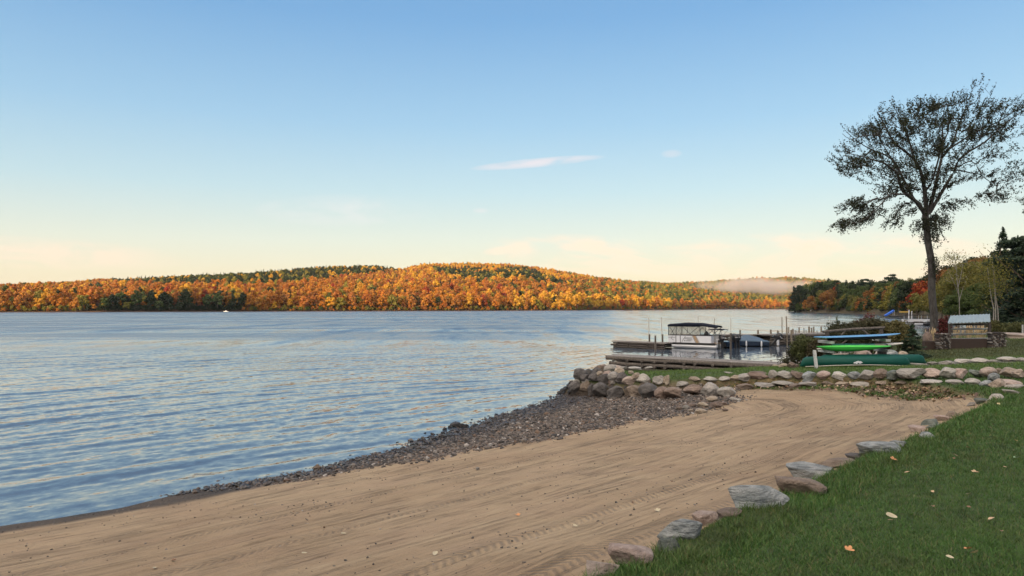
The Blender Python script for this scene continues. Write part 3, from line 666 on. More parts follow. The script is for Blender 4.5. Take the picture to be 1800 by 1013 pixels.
# right shore
rr_ = np.random.default_rng(5)
SKYR = [(1385,512),(1392,505),(1415,499),(1440,494),(1480,491),(1500,492),(1530,493),(1560,492),(1600,490),(1640,488),(1660,484)]
RSH = [(1386,556),(1400,560),(1450,500),(1500,430),(1530,400),(1560,375),(1600,300),(1660,250)]
nrow = 0; P3b = []
for row, (off, lift, stp) in enumerate([(0, 26, 11), (16, 12, 10), (36, 2, 8), (62, -1, 9)]):
    px = 1388+row*5
    while px < 1655:
        d = float(np.interp(px, *zip(*RSH)))+off+rr_.uniform(-4, 4); top = float(np.interp(px, *zip(*SKYR)))+lift*rr_.uniform(0.5, 1.3)+rr_.uniform(-3, 3)
        q = rr_.random()
        kd = 'conifer' if (px < 1415 and q < 0.8) or q < 0.13 else 'dark' if q < 0.28 else 'green' if q < 0.70 else 'yellowgreen' if q < 0.82 else 'dimorange' if q < 0.92 else 'brown' if q < 0.95 else 'red'
        if row >= 2 and kd in ('dimorange','red','brown') and q < 0.93: kd = 'green'
        lab = {'conifer':'dark fir','dark':'dark green hardwood','green':'green hardwood','yellowgreen':'yellow green birch','dimorange':'dull orange hardwood','brown':'brownish hardwood','red':'red maple'}[kd]
        where = ['front row','second row','third row','back row'][row]+' of the right shore'+(', beyond the board rack' if px > 1500 else ', on the point')
        tree(px, d, top, kd, int(rr_.integers(0, 4)), lab+', '+where, lab+'s, '+where, rr_.uniform(0.85, 1.15)); nrow += 1
        px += stp*rr_.uniform(0.75, 1.3)
for k_ in range(520):
    px = rr_.uniform(1384, 1660); d = float(np.interp(px, *zip(*RSH)))+rr_.uniform(-10, 30); x_ = (px-CX)/F*d; z_ = gz(x_, d)
    if z_ < 0.15: continue
    P3b.append((x_, d, z_-0.4))
tree(1568, 420, 480, 'pine', 1, 'tall dark pine rising above the right shore skyline', None, 1.2)
tree(1522, 430, 487, 'pine', 2, 'small pine poking above the right shore skyline', None, 1.0)
tree(1396, 556, 503, 'conifer', 0, 'dark fir at the very tip of the right point', None, 1.2)
tree(1407, 560, 499, 'pine', 0, 'ragged dark pine just inside the tip of the right point', None, 1.1)
tree(1452, 470, 508, 'dimorange', 1, 'round dull orange tree near the water on the right point', None, 1.1)
tree(1426, 505, 519, 'dimorange', 2, 'low orange tree at the water near the tip of the right point', None, 1.1)
tree(1538, 405, 503, 'dimorange', 3, 'reddish orange tree standing behind the blue water slide', None, 1.1)
# hill behind on the right and the near right group
for j, (px, d, top, kd, lab, w, bg_) in enumerate([
    (1622, 215, 484, 'red', 'bright red maple seen just left of the tall elm trunk', 0.95, False),
    (1598, 240, 490, 'dark', 'dark green tree left of the red maple', 1.0, False),
    (1662, 165, 468, 'dimorange', 'orange brown tree just right of the elm trunk', 1.0, False),
    (1612, 175, 512, 'yellowgreen', 'yellow green tree below the red maple, left of the elm trunk', 1.0, False),
    (1640, 150, 500, 'yellowgreen', 'yellow green tree directly behind the elm trunk', 1.0, False),
    (1668, 128, 484, 'yellowgreen', 'olive birch behind the left end of the grey roof', 1.15, True),
    (1700, 120, 470, 'yellowgreen', 'broad olive birch behind the middle of the grey roof', 1.2, True),
    (1734, 112, 450, 'yellowgreen', 'tall yellow topped birch behind the right end of the grey roof', 1.05, True),
    (1718, 104, 494, 'green', 'low green tree behind the right half of the grey roof', 1.25, True),
    (1684, 106, 508, 'green', 'low green tree behind the left half of the grey roof', 1.25, True),
    (1752, 96, 486, 'green', 'green tree left of the dark conifers', 1.2, True),
    (1765, 92, 402, 'spruce', 'tall pointed spruce right of the birches', 1.05, True),
    (1782, 88, 432, 'conifer', 'dark fir right of the tall pointed spruce', 1.2, True),
    (1797, 84, 406, 'pine', 'dark pine at the right edge with a ragged top', 1.3, True),
    (1776, 80, 480, 'conifer', 'dense low fir in front of the pointed spruce', 1.6, True),
    (1802, 76, 462, 'conifer', 'dense fir filling the right edge', 1.7, True),
    (1822, 90, 410, 'spruce', 'tall dark spruce cut by the right edge', 1.4, True),
    (1680, 124, 474, 'yellowgreen', 'olive yellow tree filling in behind the left roof corner', 1.15, True),
    (1706, 117, 458, 'yellowgreen', 'tall yellow green tree left of the yellow topped birch', 1.1, True),
    (1722, 121, 452, 'brown', 'tawny topped tree just left of the yellow topped birch', 1.1, True),
    (1748, 106, 446, 'yellowgreen', 'tall olive tree between the yellow topped birch and the spruce', 1.15, True),
    (1655, 138, 492, 'yellowgreen', 'short olive tree touching the right of the elm trunk', 1.2, True),
    (1640, 235, 474, 'dark', 'dark hillside tree above the red maple', 1.0, False),
    (1668, 225, 463, 'dark', 'dark hillside tree right of the elm trunk', 1.1, False),
    (1692, 215, 455, 'brown', 'brown hillside tree behind the bare birch', 1.2, False),
    (1712, 205, 448, 'dark', 'round dark hillside tree on the skyline', 1.2, False),
    (1736, 195, 440, 'brown', 'brown crowned tree on the skyline left of the spruce', 1.2, False),
    (1756, 190, 437, 'dark', 'dark tree on the skyline behind the spruce', 1.2, False),
    (1790, 180, 425, 'dark', 'dark tree on the skyline behind the right edge firs', 1.2, False)]):
    tree(px, d, top, kd, j % 4, lab, None, w, bg_)

P3b = np.array(P3b); me = bpy.data.meshes.new('undergrowth'); me.vertices.add(len(P3b)); me.vertices.foreach_set('co', P3b.astype(np.float32).ravel())
for an, av in (('tidx', np.array([12,13,14,9,10,16,4])[rr_.integers(0, 7, len(P3b))]), ('trot', rr_.random(len(P3b))*6), ('tscl', 0.28+0.26*rr_.random(len(P3b)))):
    a = me.attributes.new(an, 'FLOAT', 'POINT'); a.data.foreach_set('value', av.astype(np.float32))
ug = link(bpy.data.objects.new('undergrowth', me)); tag(ug, 'brush along the waterline of the right shore', None, None, 'stuff'); instancer(ug, col_t)
# ------------------------------------------------------------------ stones
import bmesh
def ico(sub):
    bm = bmesh.new(); bmesh.ops.create_icosphere(bm, subdivisions=sub, radius=1); V = np.array([v.co[:] for v in bm.verts]); Fc = np.array([[v.index for v in f.verts] for f in bm.faces]); bm.free(); return V, Fc
I3 = ico(4); I1 = ico(1); I2 = ico(2)
def n3(V, f, seed):
    return fbm(V[:,0]*f+V[:,2]*f*0.7+seed*3.1, V[:,1]*f-V[:,2]*f*0.6+seed*1.7, 3, seed)-0.5
def stone_mesh(seed, kind):
    r_ = np.random.default_rng(seed); V = I3[0].copy(); 
    V *= (1+0.34*n3(V, 1.0, seed)+0.20*n3(V, 2.2, seed+5))[:,None]
    k = 12 if kind == 'slab' else 10
    for i in range(k):
        nrm = r_.normal(size=3); nrm /= np.linalg.norm(nrm); d = r_.uniform(0.50, 0.80) if kind == 'slab' else r_.uniform(0.60, 0.88)
        e = np.maximum(0, V@nrm-d); V -= (e*0.94)[:,None]*nrm
    if kind == 'slab':
        V[:,2] = np.where(V[:,2] > 0.62, 0.62+(V[:,2]-0.62)*0.25, V[:,2])
    V += (0.030*n3(V, 6, seed+9)+0.014*n3(V, 15, seed+2))[:,None]*V
    zz = np.minimum(V[:,2], 0)/max(1e-6, -V[:,2].min()); f = 1/np.sqrt(np.maximum(0.12, 1-zz**2)); k_ = 1.0 if kind == 'slab' else 0.45; V[:,:2] *= (1+(np.minimum(f, 2.2)-1)*k_)[:,None]
    V /= np.abs(V).max(0)
    return V
stone_lib = {}
def stone_data(kind, i):
    if (kind, i) not in stone_lib:
        o = mesh_np('stone', stone_mesh(40+i*3+(100 if kind == 'slab' else 0), kind), I3[1], M['st_grey'], smooth=True, link_it=False); stone_lib[(kind, i)] = o.data
    return stone_lib[(kind, i)]
def granite(name, a, b, speck=(0.05,0.045,0.045), amt=0.35, wet=False, vein=0.0):
    t = NT(name); P = t.obj(); r = t.rand(); off = t.n('ShaderNodeVectorMath', operation='ADD'); t.t.links.new(P, off.inputs[0]); t.t.links.new(t.comb(t.math('MULTIPLY', r, 37), 0.0), off.inputs[1]); P = off.outputs[0]
    c = t.mix(t.mr(t.noise(P, 1.6, 5, 0.65), 0.3, 0.7), a, b); c = t.mix(t.math('MULTIPLY', t.mr(t.noise(P, 16, 4, 0.8), 0.55, 0.68), amt), c, speck)
    c = t.mix(t.math('MULTIPLY', t.mr(t.noise(P, 22, 3, 0.8), 0.60, 0.7), 0.5), c, tuple(min(0.6, x*1.6) for x in b))
    if vein: 
        w = t.noise(t.mapping(P, (0.7,1.5,6.0), (0.2,0.35,0)), 1.3, 5, 0.6, 0.8); c = t.mix(t.math('MULTIPLY', t.mr(w, 0.52, 0.62), vein), c, speck)
    c = hsv_jit(t, c, (0.012, 0.16), r)
    h = t.math('ADD', t.noise(P, 3.5, 6, 0.65), t.math('MULTIPLY', t.vor(P, 2.4), 0.35))
    return t.fin(c, 0.35 if wet else 0.82, t.bump(h, 0.9, 0.10))
M['st_grey'] = granite('granite_grey', (0.20,0.19,0.175), (0.33,0.31,0.28))
M['st_light'] = granite('granite_pale', (0.28,0.265,0.24), (0.41,0.39,0.355))
M['st_blue'] = granite('granite_blue_grey', (0.15,0.175,0.185), (0.34,0.36,0.36), (0.03,0.04,0.045), 0.5, vein=0.6)
M['st_pink'] = granite('granite_pink', (0.28,0.215,0.185), (0.42,0.345,0.30), (0.10,0.07,0.065), 0.45)
M['st_tan'] = granite('granite_tan', (0.23,0.185,0.14), (0.36,0.305,0.24))
M['st_green'] = granite('granite_green_grey', (0.075,0.095,0.085), (0.17,0.19,0.165), (0.03,0.035,0.03), 0.5, vein=0.4)
M['st_dark'] = granite('granite_dark', (0.050,0.047,0.047), (0.115,0.105,0.10), (0.02,0.02,0.02), 0.5)
M['st_brown'] = granite('granite_brown', (0.12,0.09,0.07), (0.22,0.17,0.135), (0.04,0.03,0.03), 0.5)
M['st_wet'] = granite('rock_wet_dark', (0.018,0.017,0.018), (0.045,0.042,0.042), (0.01,0.01,0.01), 0.5, True)
CW = dict(st_grey='grey', st_light='pale grey', st_blue='blue grey', st_pink='pink', st_tan='tan', st_green='dark green grey', st_dark='dark', st_brown='brown', st_wet='wet black')
ORD = ['first','second','third','fourth','fifth','sixth','seventh','eighth','ninth','tenth','eleventh','twelfth','thirteenth','fourteenth','fifteenth','sixteenth','seventeenth','eighteenth','nineteenth','twentieth','twenty-first','twenty-second','twenty-third','twenty-fourth']
srng = np.random.default_rng(3)
def stone(px, py, w, h, col, kind='round', thick=0.85, sink=0.12, name='boulder', lift=0.0, tilt=0.12, hs=1.0, ws=1.0):
    """px,py: centre on the photo; w,h: size there in photo pixels"""
    g = G(px, py+h*0.42)
    if g.z < 0.03: g = WZ(px, py+h*0.42, 0.0)
    d = g.y; W_, H_ = w/F*d*0.5*1.28*ws, h/F*d*0.5*1.26*hs
    T = max(W_*thick, H_*0.8)
    o = bpy.data.objects.new(name, stone_data(kind, int(srng.integers(0, 9 if kind == 'round' else 7)))); link(o)
    o.location = (g.x*(1+T*0.6/d), g.y+T*0.6, g.z+H_*(1-sink)+lift); o.scale = (W_, T, H_)
    o.rotation_euler = (srng.uniform(-tilt, tilt), srng.uniform(-tilt, tilt), srng.uniform(-0.3, 0.3)+(math.pi if srng.random() < 0.5 else 0))
    o.material_slots[0].link = 'OBJECT'; o.material_slots[0].material = M['st_'+col]
    return o
def row(items, where, group, conv, kind='round', name='boulder', noun='boulder', **k):
    items = sorted(items, key=lambda q: q[0])
    for i, it in enumerate(items):
        cx, cy, w, h, col = it; px, py, w, h = conv(cx, cy, w, h); o = stone(px, py, w, h, col, kind, name=name, **k)
        shp = 'long low' if w > 2.6*h else 'rounded' if kind == 'round' else 'flat topped'
        nth = ORD[i]+' from the left' if i else 'leftmost'
        tag(o, '%s %s %s, %s %s' % (CW['st_'+col], shp, noun, nth, where), 'rock', group)
z7 = lambda a, b, w, h: (1500+a/6, 630+b/6, w/6, h/6)
z2 = lambda a, b, w, h: (1350+a/4, 520+b/4, w/4, h/4)
z6 = lambda a, b, w, h: (980+a/5.625, 630+b/5.625, w/5.625, h/5.625)
z8 = lambda a, b, w, h: (1030+a/3.83, 780+b/3.83, w/3.83, h/3.83)
ident = lambda a, b, w, h: (a, b, w, h)
top = [z2(*q[:4])+(q[4],) for q in [(42,585,62,52,'grey'),(115,582,112,52,'grey'),(205,588,85,58,'brown'),(300,585,95,58,'blue'),(400,580,88,48,'pink'),(500,587,105,50,'light')]]
top += [z7(*q[:4])+(q[4],) for q in [(15,215,110,70,'blue'),(148,218,155,84,'grey'),(300,210,130,98,'brown'),(440,212,140,92,'green'),(622,195,245,108,'grey'),(825,192,162,92,'pink'),(1000,190,168,98,'light'),(1137,188,108,102,'pink'),(1290,185,120,68,'green'),(1425,178,145,92,'pink'),(1545,160,92,46,'tan'),(1645,182,165,80,'tan'),(1752,195,110,80,'pink')]]
top += [(1336,668,38,14,'brown'),(1309,670,24,11,'grey')]
row(top, "in the sand wall's top row", 'boulders in the top course of the wall behind the sand', ident, lift=0.06)
low = [z2(*q[:4])+(q[4],) for q in [(90,630,150,36,'grey'),(200,640,85,28,'brown'),(290,632,115,32,'grey'),(420,625,80,26,'brown'),(520,625,75,24,'tan'),(650,628,125,28,'grey')]]
low += [z7(*q[:4])+(q[4],) for q in [(320,270,135,34,'tan'),(530,262,140,28,'brown'),(810,262,190,32,'light'),(1075,262,150,48,'light'),(1265,260,125,60,'light'),(1400,278,115,62,'blue'),(1490,232,100,100,'blue'),(1515,283,140,80,'tan'),(1660,275,225,56,'pink')]]
low += [(1344,679,32,8,'grey'),(1312,681,28,8,'brown')]
row(low, "in the sand wall's bottom row", 'stones in the bottom course of the wall behind the sand', ident)
fr = [z7(*q[:4])+(q[4],) for q in [(1700,302,190,44,'light'),(1650,355,170,60,'grey'),(1520,402,190,62,'light'),(1370,450,180,50,'green'),(1240,490,110,40,'grey'),(1040,590,150,62,'brown'),(930,628,175,72,'pink'),(820,675,200,70,'green'),(860,722,190,46,'green'),(680,745,170,92,'pink')]]
fr += [(1628,766,34,11,'blue'),(1545,789,72,22,'blue'),(1573,783,40,12,'blue'),(1506,803,34,13,'dark')]
fr += [z8(*q[:4])+(q[4],) for q in [(95,860,230,110,'pink'),(300,755,300,150,'pink'),(545,690,200,110,'green'),(650,605,300,130,'blue'),(810,515,190,100,'pink'),(970,478,165,55,'brown'),(1150,385,400,130,'blue'),(1430,290,330,135,'brown'),(1530,195,300,120,'blue'),(1710,138,240,60,'brown')]]
row(fr, 'along the lawn edge', 'flat stones along the lawn edge beside the sand', ident, 'slab', 'edging_stone', 'stone', sink=0.78, thick=0.75, hs=1.30, ws=0.92, tilt=0.08)
r1 = [(190,310,130,110,'dark'),(280,312,95,110,'brown'),(345,325,80,110,'dark'),(430,340,135,125,'dark'),(590,350,165,112,'dark'),(745,340,172,112,'brown'),(910,345,180,125,'dark'),(1032,360,130,108,'brown'),(1158,365,168,95,'brown'),(1345,330,165,88,'brown'),(1505,330,148,112,'grey'),(1670,345,155,82,'grey')]
row(r1, "in the stone point's bottom row", 'boulders in the bottom course of the stone bank', z6)
r2 = [(215,215,125,95,'dark'),(275,235,85,65,'dark'),(365,240,100,95,'dark'),(470,255,125,95,'dark'),(560,228,105,85,'grey'),(640,245,105,85,'dark'),(715,268,130,74,'pink'),(850,255,118,88,'light'),(1000,265,112,78,'grey'),(1085,268,64,84,'tan'),(1220,298,120,44,'grey'),(1355,250,98,44,'tan'),(1505,242,128,38,'light'),(1650,238,98,38,'light'),(1760,242,112,48,'tan')]
row(r2, "in the stone point's middle row", 'boulders in the middle course of the stone bank', z6, lift=0.12)
r3 = [(300,182,105,62,'dark'),(385,168,80,55,'dark'),(440,142,115,64,'brown'),(530,155,120,85,'grey'),(548,108,78,26,'light'),(604,172,95,64,'tan'),(655,130,75,30,'grey'),(722,182,55,34,'tan'),(775,226,78,52,'tan'),(498,195,80,52,'pink'),(422,205,66,56,'tan'),(775,132,120,20,'light'),(900,127,66,16,'light'),(590,128,80,34,'pink')]
row(r3, 'on top of the stone point', 'boulders on top of the stone bank', z6, lift=0.15)
fl = []
for i in range(22):
    cx = srng.uniform(160, 900); yy = 300-0.12*(cx-160)*0+srng.uniform(-75, 25); fl.append((cx, yy, srng.uniform(50, 85), srng.uniform(38, 60), ['dark','brown','dark','grey'][i % 4]))
row(fl, "tucked between the stone point's rows", 'smaller boulders tucked between the rows of the stone point', z6, sink=0.25)
r4 = [(150,275,70,60,'wet'),(115,295,70,60,'wet'),(85,315,60,45,'wet'),(48,330,60,40,'wet'),(20,345,50,30,'wet'),(75,350,50,30,'wet'),(135,335,60,40,'wet')]
row(r4, 'where the stone point meets the lake', 'wet rocks where the stone bank meets the lake', z6, name='rock', noun='rock')
r5 = [(1540,415,112,50,'tan'),(1440,470,92,42,'tan'),(1562,470,105,52,'brown'),(1738,405,62,28,'light'),(1790,420,44,26,'light'),(1410,532,115,44,'tan'),(1200,500,70,34,'brown'),(1640,455,90,30,'brown'),(1270,490,60,32,'grey'),(1650,515,60,24,'brown'),(1330,470,70,30,'brown'),(1320,520,50,24,'tan')]
row(r5, 'between pebbles and grass', 'loose stones between the pebbles and the grass', z6, name='rock', noun='stone')
z5 = lambda a, b, w, h: (540+a/5, 740+b/5, w/5, h/5)
r6 = [(1310,38,85,44,'wet'),(1358,46,42,36,'wet'),(1396,47,42,34,'wet'),(1250,56,32,22,'wet'),(1210,73,36,22,'wet'),(1250,105,38,27,'wet'),(1190,112,36,26,'wet'),(1272,88,32,17,'wet'),(1120,160,54,30,'wet'),(1190,140,62,36,'wet'),(1250,130,42,22,'wet'),(930,212,42,26,'wet'),(963,208,26,24,'wet'),(918,181,32,14,'wet'),(795,190,26,11,'wet'),(1035,108,20,9,'wet'),(1480,36,38,22,'wet'),(1530,36,34,20,'wet'),(1032,209,32,20,'wet'),(300,382,64,20,'wet')]
row(r6, 'in the shallows', 'wet rocks in the shallows off the pebbles', z5, name='rock', noun='rock', sink=0.3)
for (a, b, w, h, c, lb) in [(90,418,72,44,'brown','squarish brown rock at the water edge of the sand'),(1500,425,32,24,'grey','small grey stone lying alone on the open sand'),(200,418,60,20,'wet','low black rock beside the squarish brown rock at the water')]:
    tag(stone(*z5(a, b, w, h), c, name='rock'), lb, 'rock')
# boulders under the board rack and by the pier, edging of the gravel path
for (a, b, w, h, c, lb) in [(1478,625,29,15,'pink','blocky pink boulder behind the left end of the canoe'),(1519,623,36,22,'pink','large humped pink grey boulder behind the middle of the canoe'),(1544,625,18,15,'light','pale wedge boulder right of the large humped one'),(1567,624,20,18,'blue','striped grey boulder behind the rack post'),(1586,624,18,14,'tan','tan pointed boulder behind the right end of the canoe'),
    (1612,628,12,5,'tan','thin tan stone at the right canoe tip')]:
    o = stone(a, 640, w, h, c, name='boulder'); q = W(a, b, 33.6); gg = gz(q.x, 33.6); hh = (q.z+h/2/F*33.6-gg)/2
    o.location = (q.x, 33.6, gg+hh*0.9); o.scale = (w/2/F*33.6*1.15, w/2/F*33.6, hh*1.1); o.rotation_euler = (0, 0, 0.4); tag(o, lb, 'rock')
zd = lambda a, b, w, h: (1270+a/10, 550+b/10, w/10, h/10)
row([(1060,938,130,62,'tan'),(1210,935,130,90,'brown'),(930,942,120,44,'tan'),(1310,945,90,60,'brown'),(820,948,90,36,'brown')], 'under the near pier', 'stones under the shore end of the near pier', zd, name='rock', noun='stone')
row([(1640,640,16,5,'grey'),(1664,639,22,6,'grey'),(1691,636,21,7,'light'),(1721,635,24,7,'light'),(1746,636,12,5,'grey'),(1772,633,28,7,'light'),(1796,634,20,6,'grey')], 'along the gravel path', 'stones edging the gravel path', ident, name='edging_stone', noun='stone')
tag(stone(1283,656.5,17,2.4,'light','slab', sink=0.0), 'thin pale slab lying on the terrace grass', 'rock')

# ------------------------------------------------------------------ pebbles
prng = np.random.default_rng(21)
def scatter_stones(name, X, Y, size, mat, attr_wet=None, flat=0.55, label=None, group=None):
    n = len(X); H = near_height(X, Y)[0]; V0, F0 = I1; nv = len(V0)
    a = prng.random(n)*6.28; sx, sy, sz = size*(0.6+0.6*prng.random(n)), size*(0.5+0.4*prng.random(n)), size*flat*(0.6+0.7*prng.random(n))
    J = 1+0.35*(prng.random((n, nv, 1))-0.5); L = V0[None]*J*np.stack([sx, sy, sz], 1)[:,None]
    tx = prng.normal(size=n)*0.25; L[:,:,2] += L[:,:,0]*tx[:,None]
    ca, sa = np.cos(a)[:,None], np.sin(a)[:,None]
    V = np.stack([L[:,:,0]*ca-L[:,:,1]*sa+X[:,None], L[:,:,0]*sa+L[:,:,1]*ca+Y[:,None], L[:,:,2]+(H+sz*0.35)[:,None]], 2).reshape(-1, 3)
    Fc = (F0[None]+(np.arange(n)*nv)[:,None,None]).reshape(-1, 3)
    o = mesh_np(name, V, Fc, mat, attrs=dict(wet=np.repeat(attr_wet if attr_wet is not None else np.zeros(n), nv)))
    return tag(o, label, None, group, 'stuff')
t = NT('pebbles'); isl = t.island()
c = t.ramp(isl, [(0.0,(0.032,0.029,0.027)),(0.25,(0.060,0.050,0.043)),(0.5,(0.095,0.080,0.068)),(0.72,(0.145,0.125,0.108)),(0.86,(0.12,0.078,0.052)),(0.95,(0.27,0.25,0.23))], 'CONSTANT'); c = t.mix(t.attr('wet'), c, t.mix(1.0, c, (0.34,0.32,0.32), 'MULTIPLY'))
peb_mat = t.fin(c, t.mr(t.attr('wet'), 0, 1, 0.75, 0.3))
X = prng.uniform(-9.5, 10, 90000); Y = prng.uniform(15, 35, 90000)
hs, hm, hsd, hsl, hss, _ = near_height(X, Y); q = poly_sd(X, Y, PEB)
keep = (sstep(-0.5, 0.3, q+(fbm(X*1.1, Y*1.1, 4, 21)-0.5)*1.7+prng.normal(size=len(X))*0.18)*(hm > 0.5)*(hs > -0.10)) > prng.random(len(X))*1.02
keep &= prng.random(len(X)) < 0.80
X, Y, hs = X[keep], Y[keep], hs[keep]
sz = 0.018+0.05*prng.random(len(X))**2.6+0.05*(prng.random(len(X)) < 0.05)
scatter_stones('pebbles', X, Y, sz, peb_mat, sstep(0.26, 0.08, hs+prng.normal(size=len(hs))*0.02), 0.55, 'dark grey pebbles covering the shore below the stone bank')
print('PEB', len(X))
# crumbs and twigs of gravel on the raked sand
X = prng.uniform(-9, 12, 30000); Y = prng.uniform(4, 28, 30000); hs, hm, hsd, hsl, hss, _ = near_height(X, Y)
keep = (hm > 0.9) & (hs > 0.05) & (prng.random(len(X)) < 0.12+0.5*sstep(0.55, 0.75, fbm(X*0.7, Y*0.7, 3, 77))+0.5*(hs < 0.22)); X, Y = X[keep], Y[keep]
scatter_stones('sand_grit', X, Y, 0.005+0.017*prng.random(len(X))**3, peb_mat, None, 0.6, 'scattered grit and crumbs of stone on the raked sand')

# ------------------------------------------------------------------ grass
t = NT('grass_blades'); isl = t.island(); P = t.pos()
c = t.ramp(isl, [(0.0,(0.022,0.062,0.012)),(0.35,(0.034,0.092,0.016)),(0.7,(0.055,0.125,0.022)),(0.9,(0.095,0.15,0.04)),(0.97,(0.16,0.13,0.06))])
c = t.mix(t.math('MULTIPLY', t.mr(t.noise(P, 0.9, 5, 0.65), 0.48, 0.64), 0.45), c, (0.070,0.080,0.026))
c = t.mix(t.mr(t.noise(P, 4.0, 3, 0.6), 0.5, 0.68), c, t.mix(1.0, c, (0.55,0.6,0.5), 'MULTIPLY'))
c = t.mix(t.math('MULTIPLY', t.mr(t.noise(t.mapping(P, (1,1,1), (0,0,0), (7,3,0)), 0.35, 3), 0.5, 0.7), 0.5), c, (0.055,0.145,0.02))
sy_ = t.n('ShaderNodeSeparateXYZ'); t.t.links.new(P, sy_.inputs[0])
c = t.mix(t.mr(sy_.outputs[1], 22, 30, 0.0, 0.55), c, (0.10,0.16,0.035))
c = t.mix(t.math('MULTIPLY', t.math('MULTIPLY', t.mr(sy_.outputs[1], 32.5, 34.5), t.mr(sy_.outputs[0], 17.5, 19)), t.mr(sy_.outputs[0], 32, 35, 0.75, 0.0)), c, (0.06,0.055,0.028))
gr_mat = t.fin(c, 0.6, spec=0.3)
def blades(n, y0, y1, hgt, wid, seed, pxlo, pxhi, power=1.0, cond=None, hv=1.0):
    r_ = np.random.default_rng(seed); u = r_.random(n); Y = y0*(y1/y0)**u if power == 1.0 else y0+(y1-y0)*u
    X = (r_.uniform(pxlo, pxhi, n)-CX)/F*Y; H, m, sdz, sdl, s, u_ = near_height(X, Y)
    lawn = (m < 0.5) & (sdl > 0.3)
    if cond is not None: lawn = cond(X, Y, H, m, sdz, sdl)
    X, Y, H = X[lawn], Y[lawn], H[lawn]; n = len(X); a = r_.random(n)*6.28; k = np.maximum(Y/6.0, 1)
    hh = hgt*(0.5+0.9*r_.random(n))*np.sqrt(k)*hv; ww = wid*(0.7+0.6*r_.random(n))*k; le = hh*(0.2+0.9*r_.random(n)); b = r_.random(n)*6.28
    dx, dy = np.cos(a)*ww/2, np.sin(a)*ww/2; H = H-0.01
    V = np.stack([np.stack([X-dx, Y-dy, H], 1), np.stack([X+dx, Y+dy, H], 1), np.stack([X+dx*0.7+np.cos(b)*le*0.35, Y+dy*0.7+np.sin(b)*le*0.35, H+hh*0.62], 1), np.stack([X+np.cos(b)*le, Y+np.sin(b)*le, H+hh], 1), np.stack([X-dx*0.7+np.cos(b)*le*0.35, Y-dy*0.7+np.sin(b)*le*0.35, H+hh*0.62], 1)], 1).reshape(-1, 3)
    B = np.arange(n)*5; return V, np.stack([B, B+1, B+2, B+4], 1), np.stack([B+4, B+2, B+3], 1)
def grass_obj(name, sets, label):
    V = []; A = []; B = []; off = 0
    for v, q, t3 in sets: V.append(v); A.append(q+off); B.append(t3+off); off += len(v)
    return tag(mesh_np(name, np.concatenate(V), [np.concatenate(A), np.concatenate(B)], gr_mat), label, None, None, 'stuff')
grass_obj('grass', [blades(430000, 3.4, 21, 0.033, 0.0036, 1, 930, 1900), blades(110000, 2.0, 21, 0.036, 0.0055, 9, 1900, 2900)], 'short dark green lawn grass on the right')
wallc = lambda X, Y, H, m, sdz, sdl: (m < 0.5) & (sdl > 0.3) & (Y > 20) & (polyline_dist(X, Y, PATH) > 0.9)
strc = lambda X, Y, H, m, sdz, sdl: (m > 0.5) & (polyline_dist(X, Y, WALL[0:8])+(fbm(X*1.2, Y*1.2, 3, 31)-0.5)*1.4 < 1.8) & (X > 7.4) & (fbm(X*2, Y*2, 3, 33) > 0.46)
edge = lambda X, Y, H, m, sdz, sdl: (np.abs(sdz) < 0.22) & (Y < 20)
grass_obj('grass', [blades(210000, 20, 75, 0.035, 0.0032, 2, 1040, 1880, 1.0, wallc), blades(50000, 20, 75, 0.035, 0.004, 12, 1880, 2500, 1.0, wallc), blades(60000, 20, 32, 0.040, 0.0035, 3, 1200, 1720, 1.0, strc)], 'short grass on the terrace around the canoe')
tufts = lambda X, Y, H, m, sdz, sdl: (sdz > -0.55) & (sdz < 0.06) & (Y < 21) & (fbm(X*3, Y*3, 2, 35) > 0.36)
grass_obj('grass', [blades(110000, 3.4, 21, 0.07, 0.0045, 4, 930, 1850, 1.0, tufts)], 'longer grass tufts leaning over the edging stones')

# ------------------------------------------------------------------ fallen leaves
def leaf_shape(kind):
    if kind == 0:   # lobed maple leaf, curled
        a = np.linspace(0, 2*math.pi, 31)[:-1]; r = 0.62+0.38*np.abs(np.cos(2.5*a))**0.7; P = np.stack([np.cos(a)*r, np.sin(a)*r], 1)
    else:           # oval leaf, folded along the rib
        a = np.linspace(0, 2*math.pi, 17)[:-1]; P = np.stack([np.cos(a), np.sin(a)*0.62*(1-0.25*np.cos(a))], 1)
    z = 0.55*np.abs(P[:,1])**1.4+0.18*P[:,0]**2; V = np.concatenate([[[0,0,0]], np.stack([P[:,0], P[:,1], z], 1)]); n = len(P)
    return V*0.5, np.array([(0, 1+i, 1+(i+1) % n) for i in range(n)])
LS = [leaf_shape(0), leaf_shape(1)]
LC = {'cream':(0.36,0.32,0.22),'pale yellow':(0.38,0.32,0.17),'orange brown':(0.42,0.20,0.08),'tan':(0.38,0.27,0.16),'pale green':(0.25,0.36,0.22),'brown':(0.17,0.09,0.05)}
for k, v in LC.items(): M['leaf_'+k] = simple('fallen_leaf_'+k.replace(' ', '_'), v, 0.6, 0.25, 30)
